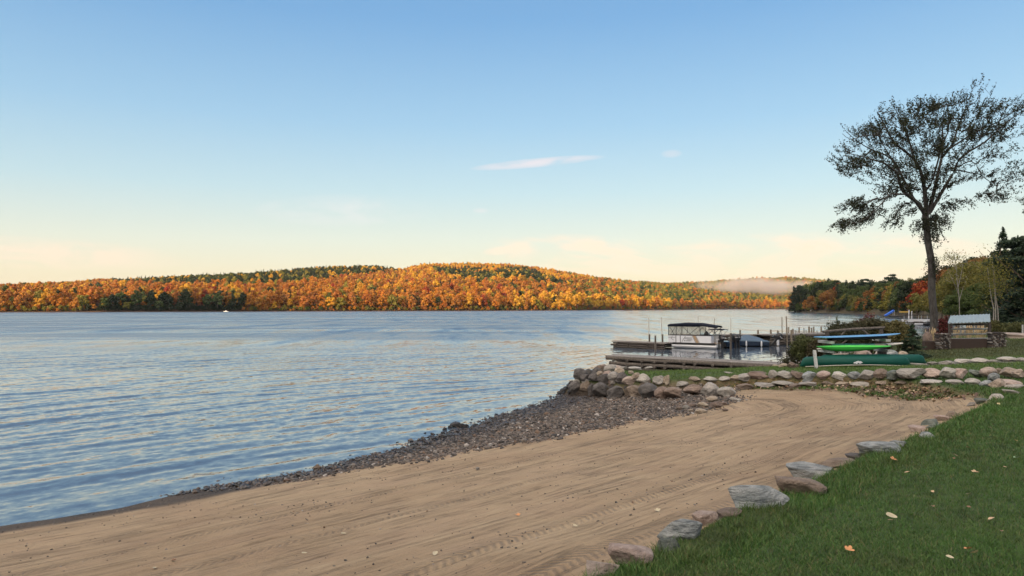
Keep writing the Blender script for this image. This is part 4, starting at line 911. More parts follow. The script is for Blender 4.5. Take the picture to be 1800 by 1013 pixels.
for (px, py, w, c, k, tl, lb) in [
    (1567,919,19,'cream',1,0.5,'curled cream leaf on the lawn, in the lower middle'),(1565,926,9,'tan',1,0.2,'small tan leaf under the curled cream leaf on the lawn'),
    (1493,980,17,'orange brown',0,0.3,'orange brown maple leaf near the lower left of the lawn'),(1702,978,14,'orange brown',0,0.4,'orange brown leaf touching a pale yellow leaf'),
    (1713,987,16,'pale yellow',1,0.7,'pale yellow leaf beside an orange brown one'),(1670,995,13,'cream',1,0.2,'narrow cream leaf at the bottom of the lawn'),
    (1743,924,15,'tan',1,0.3,'tan curled leaf on the right of the lawn'),(1742,861,1,'tan',1,0.1,None),
    (1702,878,11,'cream',1,0.4,'narrow cream leaf in the middle of the lawn'),(1640,874,8,'tan',1,0.4,'small tan leaf on the lawn above the curled cream leaf'),
    (1703,902,9,'brown',1,0.1,'small brown leaf below the narrow cream one'),(1715,839,13,'tan',0,0.1,'flat tan leaf on the lawn, right of centre'),
    (1595,839,12,'tan',1,0.2,'tan leaf left of the flat tan leaf'),(1571,816,13,'orange brown',0,0.4,'orange leaf on the lawn near the long edging stone'),
    (1701,793,9,'pale yellow',1,0.6,'small pale yellow leaf standing on edge in the upper lawn'),(1742,775,12,'pale green',1,0.4,'pale green leaf in the upper right lawn'),
    (1787,812,10,'pale green',0,0.3,'greenish leaf at the right edge of the lawn'),(1786,781,6,'orange brown',0,0.3,'small orange leaf at the upper right edge of the lawn'),
    (1767,829,8,'tan',1,0.2,'small tan leaf near the right edge of the lawn'),(1677,813,6,'brown',1,0.2,'tiny dark leaf in the upper lawn'),
    (1755,714,6,'pale yellow',0,0.4,'yellow leaf on the far lawn near the pale corner stones'),(1679,738,8,'pale yellow',0,0.4,'yellow leaf on the lawn beside the pink edging stone'),
    (1640,900,7,'brown',0,0.1,'dark leaf sunk in the grass near the small tan leaf'),(1760,945,8,'brown',0,0.1,'brown leaf on the grass at lower right')]:
    if lb is None: continue
    g = G(px, py); s = w/F*g.y; V, Fc = LS[k]; o = mesh_np('fallen_leaf', V*s*1.0, Fc, M['leaf_'+c], smooth=False)
    o.location = (g.x, g.y, g.z+0.045); o.rotation_euler = (tl*0.9, tl*0.4, px*1.7); tag(o, lb, 'leaf', 'leaves fallen on the lawn')
for (px, py, w, c, k, lb) in [(272,1001,9,'cream',1,'pale leaf on the sand at the lower left corner'),(535,975,9,'cream',1,'pale leaf lying on the sand in the lower middle'),(604,941,9,'cream',1,'cream leaf on the sand, centre left'),(765,977,12,'cream',1,'pale leaf on the sand near a dark clod'),(1155,900,10,'cream',0,'pale scrap of leaf on the sand beside the pink edging stone'),(910,908,8,'orange brown',0,'small rusty leaf on the sand, right of centre'),(305,988,8,'brown',0,'dark leaf on the sand near the lower left corner'),(1011,927,8,'cream',1,'pale scrap on the sand left of the edging stones')]:
    g = G(px, py); s = w/F*g.y; V, Fc = LS[k]; o = mesh_np('fallen_leaf', V*s*1.2, Fc, M['leaf_'+c]); o.location = (g.x, g.y, g.z+0.012); o.rotation_euler = (0.1, 0.15, px); tag(o, lb, 'leaf', 'leaves fallen on the sand')
t = NT('leaf_litter'); lit_mat = t.fin(t.ramp(t.island(), [(0.0,(0.07,0.04,0.025)),(0.35,(0.14,0.08,0.045)),(0.65,(0.24,0.16,0.09)),(0.88,(0.38,0.30,0.20))], 'CONSTANT'), 0.6)
def litter(n, cond, xr, yr, size, seed):
    r_ = np.random.default_rng(seed); X = r_.uniform(*xr, n); Y = r_.uniform(*yr, n); k = cond(X, Y, r_); X, Y = X[k], Y[k]; H = near_height(X, Y)[0]; C = np.stack([X, Y, H+0.02+0.03*r_.random(len(X))], 1)
    return leaf_quads(C, np.array([0,0,1.0])+r_.normal(size=(len(X),3))*0.45, size, r_, 0.75)
def c1(X, Y, r_):
    d = polyline_dist(X, Y, WALL[0:8]); m = near_height(X, Y)[1] > 0.4
    return m & (d < 2.3) & (r_.random(len(X)) < (np.exp(-(d/1.2)**2)+0.25)*sstep(7.5, 13.0, X+0.4)*1.0)
def c2(X, Y, r_): h, m, sdz, sdl, s, u = near_height(X, Y); return (m < 0.5) & (sdl > 1) & (r_.random(len(X)) < 0.25)
Va, Qa = litter(9000, c1, (7, 14.5), (19, 30), 0.11, 5); Vb, Qb = litter(1500, c2, (10, 60), (30, 60), 0.09, 6); Vc, Qc = litter(260, c2, (2, 14), (6, 18), 0.045, 8)
tag(mesh_np('leaf_litter', np.concatenate([Va, Vb, Vc]), np.concatenate([Qa, Qb+len(Va), Qc+len(Va)+len(Vb)]), lit_mat), 'dry tan leaves drifted along the foot of the stone wall', None, None, 'stuff')
# ------------------------------------------------------------------ materials for made things
def wood(name, a, b, rough=0.85, sc=(1,1,1)):
    t = NT(name); P = t.mapping(t.obj(), sc); n = t.noise(P, 14, 6, 0.7, 0.3); c = t.mix(t.mr(n, 0.3, 0.7), a, b); c = hsv_jit(t, c, (0.01, 0.18), t.rand()); return t.fin(c, rough, t.bump(n, 0.6, 0.02))
M['log'] = wood('weathered_log', (0.035,0.029,0.025), (0.15,0.13,0.11)); M['deck'] = wood('weathered_deck', (0.12,0.11,0.10), (0.27,0.25,0.235))
M['logdark'] = wood('wet_log', (0.030,0.025,0.022), (0.085,0.07,0.06)); M['post'] = wood('piling_wood', (0.13,0.11,0.085), (0.26,0.22,0.17)); M['silver'] = wood('silver_wood', (0.22,0.24,0.24), (0.42,0.44,0.43))
M['white'] = simple('white_gelcoat', (0.62,0.64,0.68), 0.3, 0.04, 3); M['alu'] = simple('aluminium', (0.55,0.57,0.60), 0.35, 0.08, 6, metal=0.6); M['black'] = simple('black_plastic', (0.018,0.019,0.022), 0.35, 0.2, 6)
M['navy'] = simple('navy_canvas', (0.007,0.010,0.019), 0.9, 0.2, 6, spec=0.15); M['tarp'] = simple('blue_tarp', (0.055,0.095,0.145), 0.75, 0.25, 4, 0.02); M['hullblue'] = simple('blue_hull', (0.025,0.045,0.085), 0.25, 0.1, 3)
M['tanp'] = simple('tan_panel', (0.36,0.26,0.17), 0.4, 0.1, 4); M['pvc'] = simple('white_pole', (0.50,0.48,0.42), 0.5, 0.1, 6)
t = NT('clear_vinyl'); t.fin((0.75,0.75,0.72), 0.08, spec=0.5); tr = t.n('ShaderNodeBsdfTransparent'); tr.inputs[0].default_value = (0.9,0.9,0.88,1); mx = t.n('ShaderNodeMixShader'); mx.inputs[0].default_value = 0.84
t.t.links.new(t.b.outputs[0], mx.inputs[1]); t.t.links.new(tr.outputs[0], mx.inputs[2]); t.t.links.new(mx.outputs[0], t.out.inputs[0]); M['vinyl'] = t.m
M['canoe'] = simple('green_canoe_hull', (0.004,0.060,0.045), 0.5, 0.14, 2.5, spec=0.2); M['lime'] = simple('lime_board_cover', (0.09,0.62,0.10), 0.45, 0.06, 3); M['sky'] = simple('light_blue_board', (0.10,0.27,0.50), 0.4, 0.06, 3); M['teal'] = simple('teal_trim', (0.08,0.30,0.36), 0.5, 0.1, 3)
M['cream'] = simple('cream_board', (0.55,0.52,0.46), 0.5, 0.08, 3); M['rope'] = simple('rope', (0.16,0.15,0.13), 0.9); M['steel'] = simple('galvanised_sheet', (0.26,0.33,0.36), 0.5, 0.22, 5, metal=0.3)
M['rust'+'y'] = simple('rusty_steel', (0.035,0.022,0.018), 0.85, 0.35, 4); M['slide'] = simple('blue_slide', (0.03,0.12,0.55), 0.4); M['yellow'] = simple('yellow_canvas', (0.45,0.30,0.06), 0.7)

# ------------------------------------------------------------------ piers and docks
def crib(name, A, B, wid, ztop, levels, label, loglen=None, mat='log', ncross=9, seed=1, fill=True, rad=0.11, deckmat='deck'):
    """timber crib pier from A to B (x,y at the camera side), going back by wid"""
    r_ = np.random.default_rng(seed); A = Vector((*A, 0)); B = Vector((*B, 0)); e = empty(name, A, 0); d = B-A; L = d.length; d.normalize(); s = Vector((-d.y, d.x, 0))
    if s.y < 0: s = -s
    e.rotation_euler.z = math.atan2(d.y, d.x); sg = 1 if (Matrix.Rotation(e.rotation_euler.z, 3, 'Z') @ Vector((0,1,0))).dot(s) > 0 else -1
    for k in range(levels):
        z = -0.02+rad+k*(ztop-0.12-rad)/max(levels-1, 1)*1.0-0.0
        for v in (0.0, wid):
            n = 9; off = r_.uniform(-0.25, 0.25); m = MB(); rr = rad*(0.8+0.4*r_.random())
            m.tube([(off+(L-off)*i/n, sg*(v+r_.normal()*0.015), z+r_.normal()*0.012) for i in range(n+1)], [rr*(1+0.12*r_.normal()) for _ in range(n+1)], 9)
            m.build('log', M[mat if k else 'logdark'], e, True)
    nc = ncross
    for i in range(nc):
        u = L*(i+0.5)/nc+r_.uniform(-0.2, 0.2)
        for k in range(levels-1):
            z = rad*2+0.0+(k+0.5)*(ztop-0.12-rad)/max(levels-1, 1)-rad*0.6; m = MB(); m.tube([(u, -sg*0.16, z), (u+r_.normal()*0.1, sg*(wid+0.14), z)], rad*0.75, 8); m.build('cross_log', M[mat], e, True)
    nb = 4
    for j in range(nb):
        v = -0.10+(wid+0.2)*(j+0.5)/nb; m = MB(); m.box((L/2+r_.normal()*0.05, sg*v, ztop+r_.normal()*0.008), (L+0.2, (wid+0.2)/nb-0.03, 0.07)); m.build('deck_board', M[deckmat], e)
    if fill:
        for i in range(int(L*2.2)):
            u = L*r_.random(); o = bpy.data.objects.new('fill_stone', stone_data('round', int(r_.integers(0, 9)))); link(o, e); o.location = (u, sg*wid*r_.uniform(0.15, 0.85), 0.08+0.45*(ztop-0.3)*r_.random()**2); o.scale = (0.24, 0.22, 0.14)
            o.material_slots[0].link = 'OBJECT'; o.material_slots[0].material = M[['st_brown','st_tan','st_dark','st_grey'][int(r_.integers(0, 4))]]
    tag(e, label, 'pier'); return e
crib('log_pier', (6.15, 45.6), (15.0, 38.2), 1.5, 0.86, 3, 'long weathered log crib pier nearest the lawn, open water showing through gaps', seed=4, ncross=12)
crib('log_dock', (10.0, 70.3), (14.3, 66.2), 1.2, 0.60, 3, 'dark log crib dock end off the bow of the canopied pontoon boat', seed=5, ncross=5, rad=0.10, mat='logdark')
crib('log_dock', (26.8, 73.5), (39.0, 80.0), 2.0, 1.08, 4, 'long log crib dock crowded with short pilings behind the rack bushes', seed=6, ncross=10, rad=0.12)
crib('log_dock', (23.0, 77.0), (30.5, 77.5), 1.6, 0.95, 3, 'narrow log dock behind the blue covered boat', seed=7, ncross=6, rad=0.10, mat='logdark')
def pole(px, top, depth, r, label, group, mat='post', lean=0.0, name='piling', bottom=-1.2, cap=None):
    a = W(px, top, depth); e_z = a.z; m = MB(); m.tube([(0,0,bottom), (lean*0.5, 0, (e_z+bottom)/2), (lean, 0, e_z)], [r*1.06, r, r*0.97], 10)
    o = m.build(name, M[mat], None, True); o.location = (a.x-lean, a.y, 0); tag(o, label, 'pole' if r < 0.05 else 'piling', group)
    if cap:
        c = MB(); c.tube([(lean*0.5,0,0.1), (lean*0.55,0,cap)], r*1.25, 10); c.build('sleeve', M['white'], o, True)
    return o
zb = lambda a, b: (1120+a/10, 540+b/10)
zk = lambda a, b: (1270+a/10, 550+b/10)
for i, (a, b, d, ln) in enumerate([(205,185,69,0.0),(425,182,67.5,-0.12)]): pole(*zb(a, b), d, 0.045, ['tall thin pale pole at the left of the dock end','tall thin leaning pole nearer the pontoon boat bow'][i], 'thin poles off the dock end', 'pvc', ln, 'mooring_pole')
for i, (a, b, d) in enumerate([(215,480,68.6),(320,500,65.4),(445,480,67.2)]): pole(*zb(a, b), d, 0.09, ['dark stub piling at the foot of the left thin pole','dark piling at the front corner of the dock end','dark stub piling beside the pontoon bow'][i], 'dark pilings of the dock end', 'log')
pole(*zb(1072,180), 76, 0.045, 'thin pale pole rising behind the pontoon boat roof', None, 'pvc', 0, 'mooring_pole'); pole(*zb(1355,200), 75, 0.05, 'leaning pole rising behind the rear of the pontoon roof', None, 'pvc', 0.1, 'mooring_pole')
pole(*zb(1645,195), 65.5, 0.035, 'thin pale pole on the piling right of the outboards', None, 'pvc', 0, 'mooring_pole'); pole(*zb(1645,460), 65.3, 0.10, 'dark piling between the pontoon boat and the covered boat', None, 'log')
for i, (a, b, d, r, ln, mt, cp) in enumerate([(310,305,76,0.09,0,'post',None),(625,305,76,0.10,0.03,'post',None),(848,295,75.5,0.10,-0.05,'post',None),(972,312,72.4,0.10,0,'post',0.95),(1045,75,75,0.045,0,'post',None),(1120,63,75.5,0.06,-0.15,'post',None),
    (1130,258,74.6,0.09,0,'post',None),(1163,250,78,0.07,0,'post',None),(1210,300,74,0.10,0,'post',None),(1237,280,76,0.09,0,'post',None),(1285,305,75.4,0.08,0,'silver',None),(1347,260,79,0.08,0,'post',None),(1430,268,77,0.08,0,'silver',None),(1470,305,76.6,0.07,0,'silver',None),
    (1522,242,80,0.11,0,'post',None),(1567,262,81,0.08,0,'post',None),(1604,245,81,0.08,0,'post',None),(1660,310,78,0.08,0,'silver',None),(1735,245,82,0.09,0,'post',None)]):
    lb = ['short piling behind the left end of the covered boat','short piling behind the right end of the blue tarp','short piling just left of the tilted outboard','piling with a white lower sleeve right of the tilted outboard','tall thin post left of the tallest leaning post','tallest leaning post of the long dock'][i] if i < 6 else 'short dock piling, %s right of the tallest leaning post' % ORD[i-6]
    pole(*zk(a, b), d, r, lb, 'pilings along the long log dock', mt, ln, cap=cp)
pole(1457.5, 556, 66, 0.022, 'thin pale pole holding the rope above the rack bushes', None, 'pvc', 0, 'mooring_pole')
a, b = W(1380.5, 558.5, 75.3), W(1457.5, 556.5, 66); m = MB(); m.tube([a.lerp(b, i/12)+Vector((0,0,-1.3*4*(i/12)*(1-i/12)*0.27)) for i in range(13)], 0.017, 5); tag(m.build('rope', M['rope']), 'sagging rope strung from the dock posts to a thin pole', 'rope')

# ------------------------------------------------------------------ pontoon boat
class Fr:
    """local frame: u along, v across (away from the viewer), w up"""
    def __init__(s, o, ang): s.e = None; s.o = Vector(o); s.a = ang
def pontoon_boat():
    e = empty('pontoon_boat', (15.35, 69.4, 0.0), math.atan2(-0.53, 0.85)); L = 4.55; Wd = 2.0
    for v in (0.28, Wd-0.28):
        m = MB(); m.tube([(-0.55,v,0.52),(-0.25,v,0.42),(0.15,v,0.27),(0.6,v,0.23),(L-0.05,v,0.20),(L+0.12,v,0.20)], [0.03,0.13,0.21,0.235,0.235,0.20], 14); m.build('pontoon', M['alu'], e, True)
    m = MB(); m.box((L/2-0.1, Wd/2, 0.50), (L+0.35, Wd, 0.09)); m.build('deck', M['tanp'], e)
    m = MB(); m.box((L/2-0.1, -0.012, 0.50), (L+0.40, 0.03, 0.12)); m.build('rub_rail', M['black'], e)
    def wallp(u0, u1, v, name='side_panel', mt='white', z0=0.56, z1=1.24, th=0.04):
        m = MB(); m.box(((u0+u1)/2, v, (z0+z1)/2), (u1-u0, th, z1-z0)); return m.build(name, M[mt], e)
    near = [(0.0,0.74),(0.80,1.18),(1.24,L-0.35)]
    for u0, u1 in near: wallp(u0, u1, 0.02)
    for u in (0.77, 1.21): m = MB(); m.box((u, 0.018, 0.9), (0.05, 0.05, 0.70)); m.build('gate_post', M['black'], e)
    wallp(0, L-0.1, Wd-0.02)
    m = MB(); m.box((0.0, Wd/2, 0.9), (0.04, Wd-0.1, 0.68)); m.build('front_panel', M['white'], e)
    m = MB(); m.box((L-0.33, 0.45, 0.9), (0.04, 0.8, 0.68)); m.build('rear_panel', M['white'], e)
    m = MB(); m.prism([(2.42,-0.006,1.235),(2.70,-0.006,1.235),(3.05,-0.006,0.57),(2.78,-0.006,0.57)], (0,-0.008,0)); m.build('tan_stripe', M['tanp'], e)
    m = MB()
    for p, q in [((2.38,1.23),(2.74,0.57)),((2.74,1.23),(3.10,0.57)),((1.75,1.2),(1.55,0.92)),((1.55,0.92),(1.35,0.60)),((0.42,1.2),(0.30,0.92)),((0.30,0.92),(0.55,0.78)),((0.0,1.05),(0.7,1.04)),((1.65,1.03),(2.4,1.03)),((1.6,0.93),(2.35,0.93)),((1.9,0.84),(2.42,0.84))]: m.bar((p[0],-0.010,p[1]), (q[0],-0.010,q[1]), 0.012, 0.028)
    m.build('pin_stripes', M['black'], e)
    m = MB(); m.tube([(1.66,-0.004,0.74),(1.66,-0.02,0.74)], 0.05, 10)
    for k in range(6): m.box((1.82+k*0.085, -0.010, 0.735), (0.055, 0.012, 0.05 if k % 2 else 0.065))
    m.build('maker_mark', M['black'], e)
    m = MB()
    for v in (0.02, Wd-0.02): m.bar((0,v,1.27), (L-0.35 if v < 1 else L-0.1,v,1.27), 0.06, 0.06)
    m.bar((0,0,1.27), (0,Wd,1.27), 0.06, 0.06); m.build('top_rail', M['navy'], e)
    m = MB()
    for v in (0.05, Wd-0.05):
        for u in (0.02, 0.80, 1.30, 3.15): m.bar((u,v,1.27), (u+0.0,v,2.22), 0.05, 0.05)
        for p, q in [((1.35,2.18),(2.3,1.28)),((3.05,2.15),(2.0,1.3)),((0.1,2.15),(0.6,1.3)),((0.75,2.15),(0.2,1.3)),((3.25,2.15),(4.15,1.3)),((4.65,2.02),(3.7,1.2))]: m.bar((p[0],v,p[1]), (q[0],v,q[1]), 0.038, 0.038)
    for v in (0.05, Wd-0.05): m.bar((4.62,v,2.05), (4.45,v,1.2), 0.03, 0.03)
    m.build('canopy_frame', M['black'], e)
    rings = []
    for i in range(12):
        u = -0.06+(4.80)*i/11; q = i/11; z = 2.30+0.16*math.sin(math.pi*min(1, q*1.02))**0.6-0.13*max(0, q-0.6)/0.4-0.04*abs(math.sin(q*3*math.pi)); r = []
        for k in range(9):
            a = math.pi*k/8; r.append((u, Wd/2-math.cos(a)*(Wd/2+0.04), z-0.16+0.20*math.sin(a)**0.55))
        rings.append(r+[(x, y, zz-0.035) for x, y, zz in r[::-1]])
    m = MB(); m.loft(rings, True, True); m.build('canopy', M['navy'], e, True)
    m = MB(); 
    for v in (0.02, Wd-0.02): m.bar((-0.03,v,2.17), (3.2,v,2.17), 0.02, 0.13)
    m.build('valance', M['navy'], e)
    for (u0, u1) in ((0.06,0.77),(0.83,1.27),(1.33,3.12)):
        for v in (0.045, Wd-0.045): m = MB(); m.box(((u0+u1)/2, v, 1.70), (u1-u0, 0.012, 0.82)); m.build('window', M['vinyl'], e)
    m = MB(); m.box((-0.0, Wd/2, 1.70), (0.012, Wd-0.16, 0.82)); m.build('window', M['vinyl'], e)
    for (u, v, sx) in ((0.4,1.5,0.6),(2.6,1.6,1.4),(3.6,0.6,0.5)):
        m = MB(); m.box((u, v, 0.80), (sx, 0.6, 0.42)); m.box((u, v+0.26, 1.08), (sx, 0.14, 0.36)); m.build('seat', M['cream'], e)
    m = MB(); V, Fc = I2; m.add(V*np.array([0.22,0.28,0.34])+np.array([3.55,0.75,1.36]), Fc); m.box((3.55,0.75,0.85), (0.30,0.4,0.6)); m.build('captain_chair', M['black'], e, True)
    m = MB()
    for v in (0.30,0.55): m.tube([(L+0.02,v,0.95),(L+0.12,v,0.9),(L+0.14,v,0.15)], 0.02, 6)
    for k in range(4): m.bar((L+0.13,0.30,0.2+k*0.18), (L+0.13,0.55,0.2+k*0.18), 0.03, 0.03)
    m.build('ladder', M['white'], e, True)
    outboard(e, (L+0.42, 1.0, 0), 1.15); tag(e, 'white pontoon boat with dark blue canopy, clear side windows and a tan stripe', 'pontoon boat'); return e
def outboard(parent, p, s, tilt=0.0, name='outboard_motor'):
    m = MB(); rings = []
    for z, a, b, off in [(0.62,0.10,0.12,0.02),(0.70,0.20,0.17,0.0),(0.90,0.27,0.20,-0.03),(1.08,0.25,0.19,-0.02),(1.17,0.14,0.12,0.0),(1.19,0.04,0.04,0.0)]:
        rings.append([(off+a*math.cos(t), b*math.sin(t), z) for t in np.linspace(0, 2*math.pi, 15)[:-1]])
    m.loft(rings, True, True); rings = [[(off+a*math.cos(t), b*math.sin(t), z) for t in np.linspace(0, 2*math.pi, 11)[:-1]] for z, a, b, off in [(0.66,0.12,0.09,0.0),(0.3,0.09,0.06,0.02),(0.0,0.10,0.05,0.03),(-0.25,0.14,0.05,0.0),(-0.38,0.06,0.03,0.0)]]
    m.loft(rings, True, True); m.box((-0.22,0,0.62), (0.3,0.24,0.2))
    o = m.build(name, M['black'], parent, True); o.location = p; o.scale = (s,)*3; o.rotation_euler = (0, tilt, 0)
    g = MB(); g.box((0.14,-0.20,0.92), (0.26,0.012,0.03)); g.box((0.14,0.20,0.92), (0.26,0.012,0.03)); g.build('cowl_stripe', M['white'], o); return o
pontoon_boat()
def hull(e, L, B, H, mt, name='hull', trans=0.15):
    rings = []
    for i in range(13):
        q = i/12; b = B/2*(math.sin(min(1, q*1.9+0.02)*math.pi/2)**0.8); sh = H*(1.22-0.22*q); keel = 0.02+H*0.55*max(0, 1-q*3.2)**2
        rings.append([(q*L, -b, sh), (q*L, -b*0.96, sh*0.75), (q*L, -b*0.80, keel+0.10), (q*L, 0, keel-0.12), (q*L, b*0.80, keel+0.10), (q*L, b*0.96, sh*0.75), (q*L, b, sh), (q*L, b*0.9, sh+0.01), (q*L, 0, sh+0.03), (q*L, -b*0.9, sh+0.01)])
    m = MB(); m.loft(rings, True, True); return m.build(name, M[mt], e, True)
# runabout behind the pontoon boat: bimini, windscreen, outboards
e = empty('runabout_boat', (18.6, 71.2, 0), math.atan2(-0.62, 0.78)); hull(e, 3.9, 1.8, 0.62, 'hullblue')
rings = []
for i in range(6):
    u = 1.5+1.5*i/5; rings.append([(u, y, 1.72+0.10*math.cos(y*1.4)+0.05*math.sin(i/5*math.pi)+dz) for y, dz in [(-0.8,0),(-0.4,0),(0,0),(0.4,0),(0.8,0),(0.8,-0.05),(0,-0.05),(-0.8,-0.05)]])
m = MB(); m.loft(rings, True, True); m.build('bimini_top', M['navy'], e, True)
m = MB()
for y in (-0.78, 0.78): m.bar((2.0,y,0.65), (1.55,y,1.75), 0.03, 0.03); m.bar((2.0,y,0.65), (2.95,y,1.75), 0.03, 0.03); m.bar((2.4,y,0.65), (2.2,y,1.75), 0.03, 0.03)
m.build('bimini_frame', M['alu'], e)
m = MB(); m.tube([(1.6,-0.7,0.7),(1.5,-0.5,1.02),(1.45,0,1.08),(1.5,0.5,1.02),(1.6,0.7,0.7)], 0.02, 6); m.build('windscreen_frame', M['alu'], e, True)
m = MB(); m.box((1.5,0,0.88), (0.015,1.1,0.36)); m.build('windscreen', M['vinyl'], e)
for y in (-0.35, 0.35): outboard(e, (4.15, y, 0.02), 1.15)
tag(e, 'dark runabout with a small bimini and two black outboards behind the pontoon boat', 'boat')
e = empty('fishing_boat', (19.9, 69.2, 0), math.atan2(-0.15, 0.99)); hull(e, 1.5, 1.3, 0.5, 'black'); outboard(e, (1.75, -0.2, 0.0), 1.2); outboard(e, (1.75, 0.45, 0.0), 1.15); tag(e, 'small black boat stern with outboards left of the dark piling', 'boat')
# covered boat
e = empty('covered_boat', (W(1284, 600, 72).x, 72.4, 0), math.atan2(-0.20, 0.98)); hull(e, 3.75, 1.9, 0.52, 'hullblue')
rings = []
for i in range(17):
    q = i/16; b = 1.0*(math.sin(min(1, q*1.9+0.04)*math.pi/2)**0.8); pk = 0.58+0.66*math.sin(math.pi*min(1, max(0, q*1.02)))**1.3*(1-0.25*q)+0.03*math.sin(q*18); sh = 0.50*(1.22-0.22*q)
    rings.append([(q*3.8-0.02, -b, sh-0.02), (q*3.8-0.02, -b*0.98, sh+0.08), (q*3.8, -b*0.5, (sh+pk)/2+0.06+0.02*math.sin(i*2.3)), (q*3.8, 0, pk), (q*3.8, b*0.5, (sh+pk)/2+0.06), (q*3.8-0.02, b*0.98, sh+0.08), (q*3.8-0.02, b, sh-0.02)])
m = MB(); m.loft(rings, False, False); m.build('tarp', M['tarp'], e, True)
for u in (1.55, 3.0): m = MB(); m.tube([(u,-1.02,0.62),(u,-1.04,0.50),(u,-1.04,0.12),(u,-1.02,0.02)], [0.02,0.075,0.075,0.03], 8); m.build('fender', M['white'], e, True)
outboard(e, (4.1, -0.1, 0.25), 1.2, 0.75); tag(e, 'blue hulled motor boat under a blue tarp with its outboard tilted up', 'boat')

# ------------------------------------------------------------------ rack, boards, canoes
def rack():
    D = 32.2; e = empty('board_rack', (W(1500, 600, D).x, D, gz(W(1500,600,D).x, D)), 0); o = e.location
    def p(px, py, dd=0.0): q = W(px, py, D+dd); return (q.x-o.x, q.y-o.y, q.z-o.z)
    for px, tp in ((1454, 584), (1549, 579)):
        q = p(px, tp); m = MB(); m.tube([(q[0],0,-0.25),(q[0],0,0.5),(q[0],0,q[2])], [0.15,0.14,0.085], 12); m.build('post', M['logdark' if tp else 'log'], e, True)
        q2 = p(px, 612); m = MB(); m.box((q2[0]+0.02, -0.02, (q2[2]-0.25)/2+0.05), (0.30, 0.26, q2[2]+0.2)); m.build('post_base', M['log'], e)
    m = MB(); a, b = p(1446, 583.5), p(1555, 576); m.tube([a, ((a[0]+b[0])/2,0,(a[2]+b[2])/2+0.02), b], [0.06,0.07,0.06], 10); m.build('top_log', M['log'], e, True)
    for a, b in (((1486,582),(1462,606)), ((1515,579),(1541,600)), ((1478,606),(1492,596))): m = MB(); m.tube([p(*a), p(*b)], 0.04, 8); m.build('brace', M['log'], e, True)
    for px, py in ((1444,600.5),(1540,597),(1444,616.5),(1543,615)):
        q = p(px, py); m = MB(); m.box((q[0]+0.05, -0.35, q[2]), (0.22, 1.2, 0.11)); m.build('arm', M['silver'], e)
    tag(e, 'dark timber rack of two posts, a top log and arms carrying boards', 'rack')
rack()
def board(name, pa, pb, depth, wid, th, mt, label, nose=0.10, flip=False, kick=0.0):
    A, B = W(*pa, depth), W(*pb, depth); d = B-A; L = d.length; e = empty(name, A, 0); m = MB(); rings = []
    n = 22
    for i in range(n+1):
        q = i/n; b = wid/2*max(0.02, 1-abs(2*q-1)**2.6)**0.6; tz = th*max(0.12, 1-abs(2*q-1)**4)**0.5; zz = kick*((2*q-1)**4)
        rings.append([(q*L, b*math.cos(a), zz+tz/2*math.sin(a)) for a in np.linspace(0, 2*math.pi, 13)[:-1]])
    m.loft(rings, True, True); o = m.build('deck_shell' if True else name, M[mt], e, True); e.rotation_euler = (0, -math.atan2(d.z, d.x), 0); return e, L, rings
e, L, rg = board('paddle_board', (1431, 594.5), (1582, 588.5), 31.5, 0.74, 0.11, 'sky', '', kick=0.05)
m = MB(); m.loft([[(x, y*1.02, z*1.2-0.085) for x, y, z in r] for r in rg[4:19]], True, False); m.build('dark_wrap', M['navy'], e, True); tag(e, 'light blue paddle board with a dark middle on the top arms of the rack', 'paddle board')
def lime_board():
    A, B = W(1435, 608.8, 31.3), W(1566, 607, 31.3); L = (B-A).length; e = empty('paddle_board', A); m = MB(); rings = []
    for i in range(25):
        q = i/24; s_ = abs(2*q-1); b = 0.36*max(0.02, 1-s_**2.4)**0.6; top = 0.05*math.sin(q*math.pi*1.0)+0.03*(q-0.3); bot = -0.24*max(0.0, math.sin(math.pi*min(1, q)**0.75))**0.9
        rings.append([(q*L, b*math.cos(a), (top if math.sin(a) > 0 else -bot)*math.sin(a)*(1 if math.sin(a) > 0 else 1)+0.0) for a in np.linspace(0, 2*math.pi, 15)[:-1]])
    m.loft(rings, True, True); m.build('board_cover', M['lime'], e, True); return e, L
e, L = lime_board()
m = MB(); m.tube([(L*0.22,0.1,0.08),(L*0.5,0.1,0.085),(L*0.8,0.1,0.08)], 0.02, 6); m.build('teal_strap', M['teal'], e, True); tag(e, 'bright lime green covered board on the lower arms of the rack', 'paddle board')
e, L, rg = board('paddle_board', (1436, 614.5), (1587, 604.5), 31.75, 0.66, 0.16, 'cream', '', kick=0.02)
m = MB(); m.loft([[(x, y*1.04, z*1.1) for x, y, z in r] for r in rg[17:18]+[[(x+0.06, y, z) for x, y, z in rg[17]]]], True, False); m.build('dark_band', M['black'], e, True); tag(e, 'cream board whose ends stick out beneath the lime green one', 'paddle board')
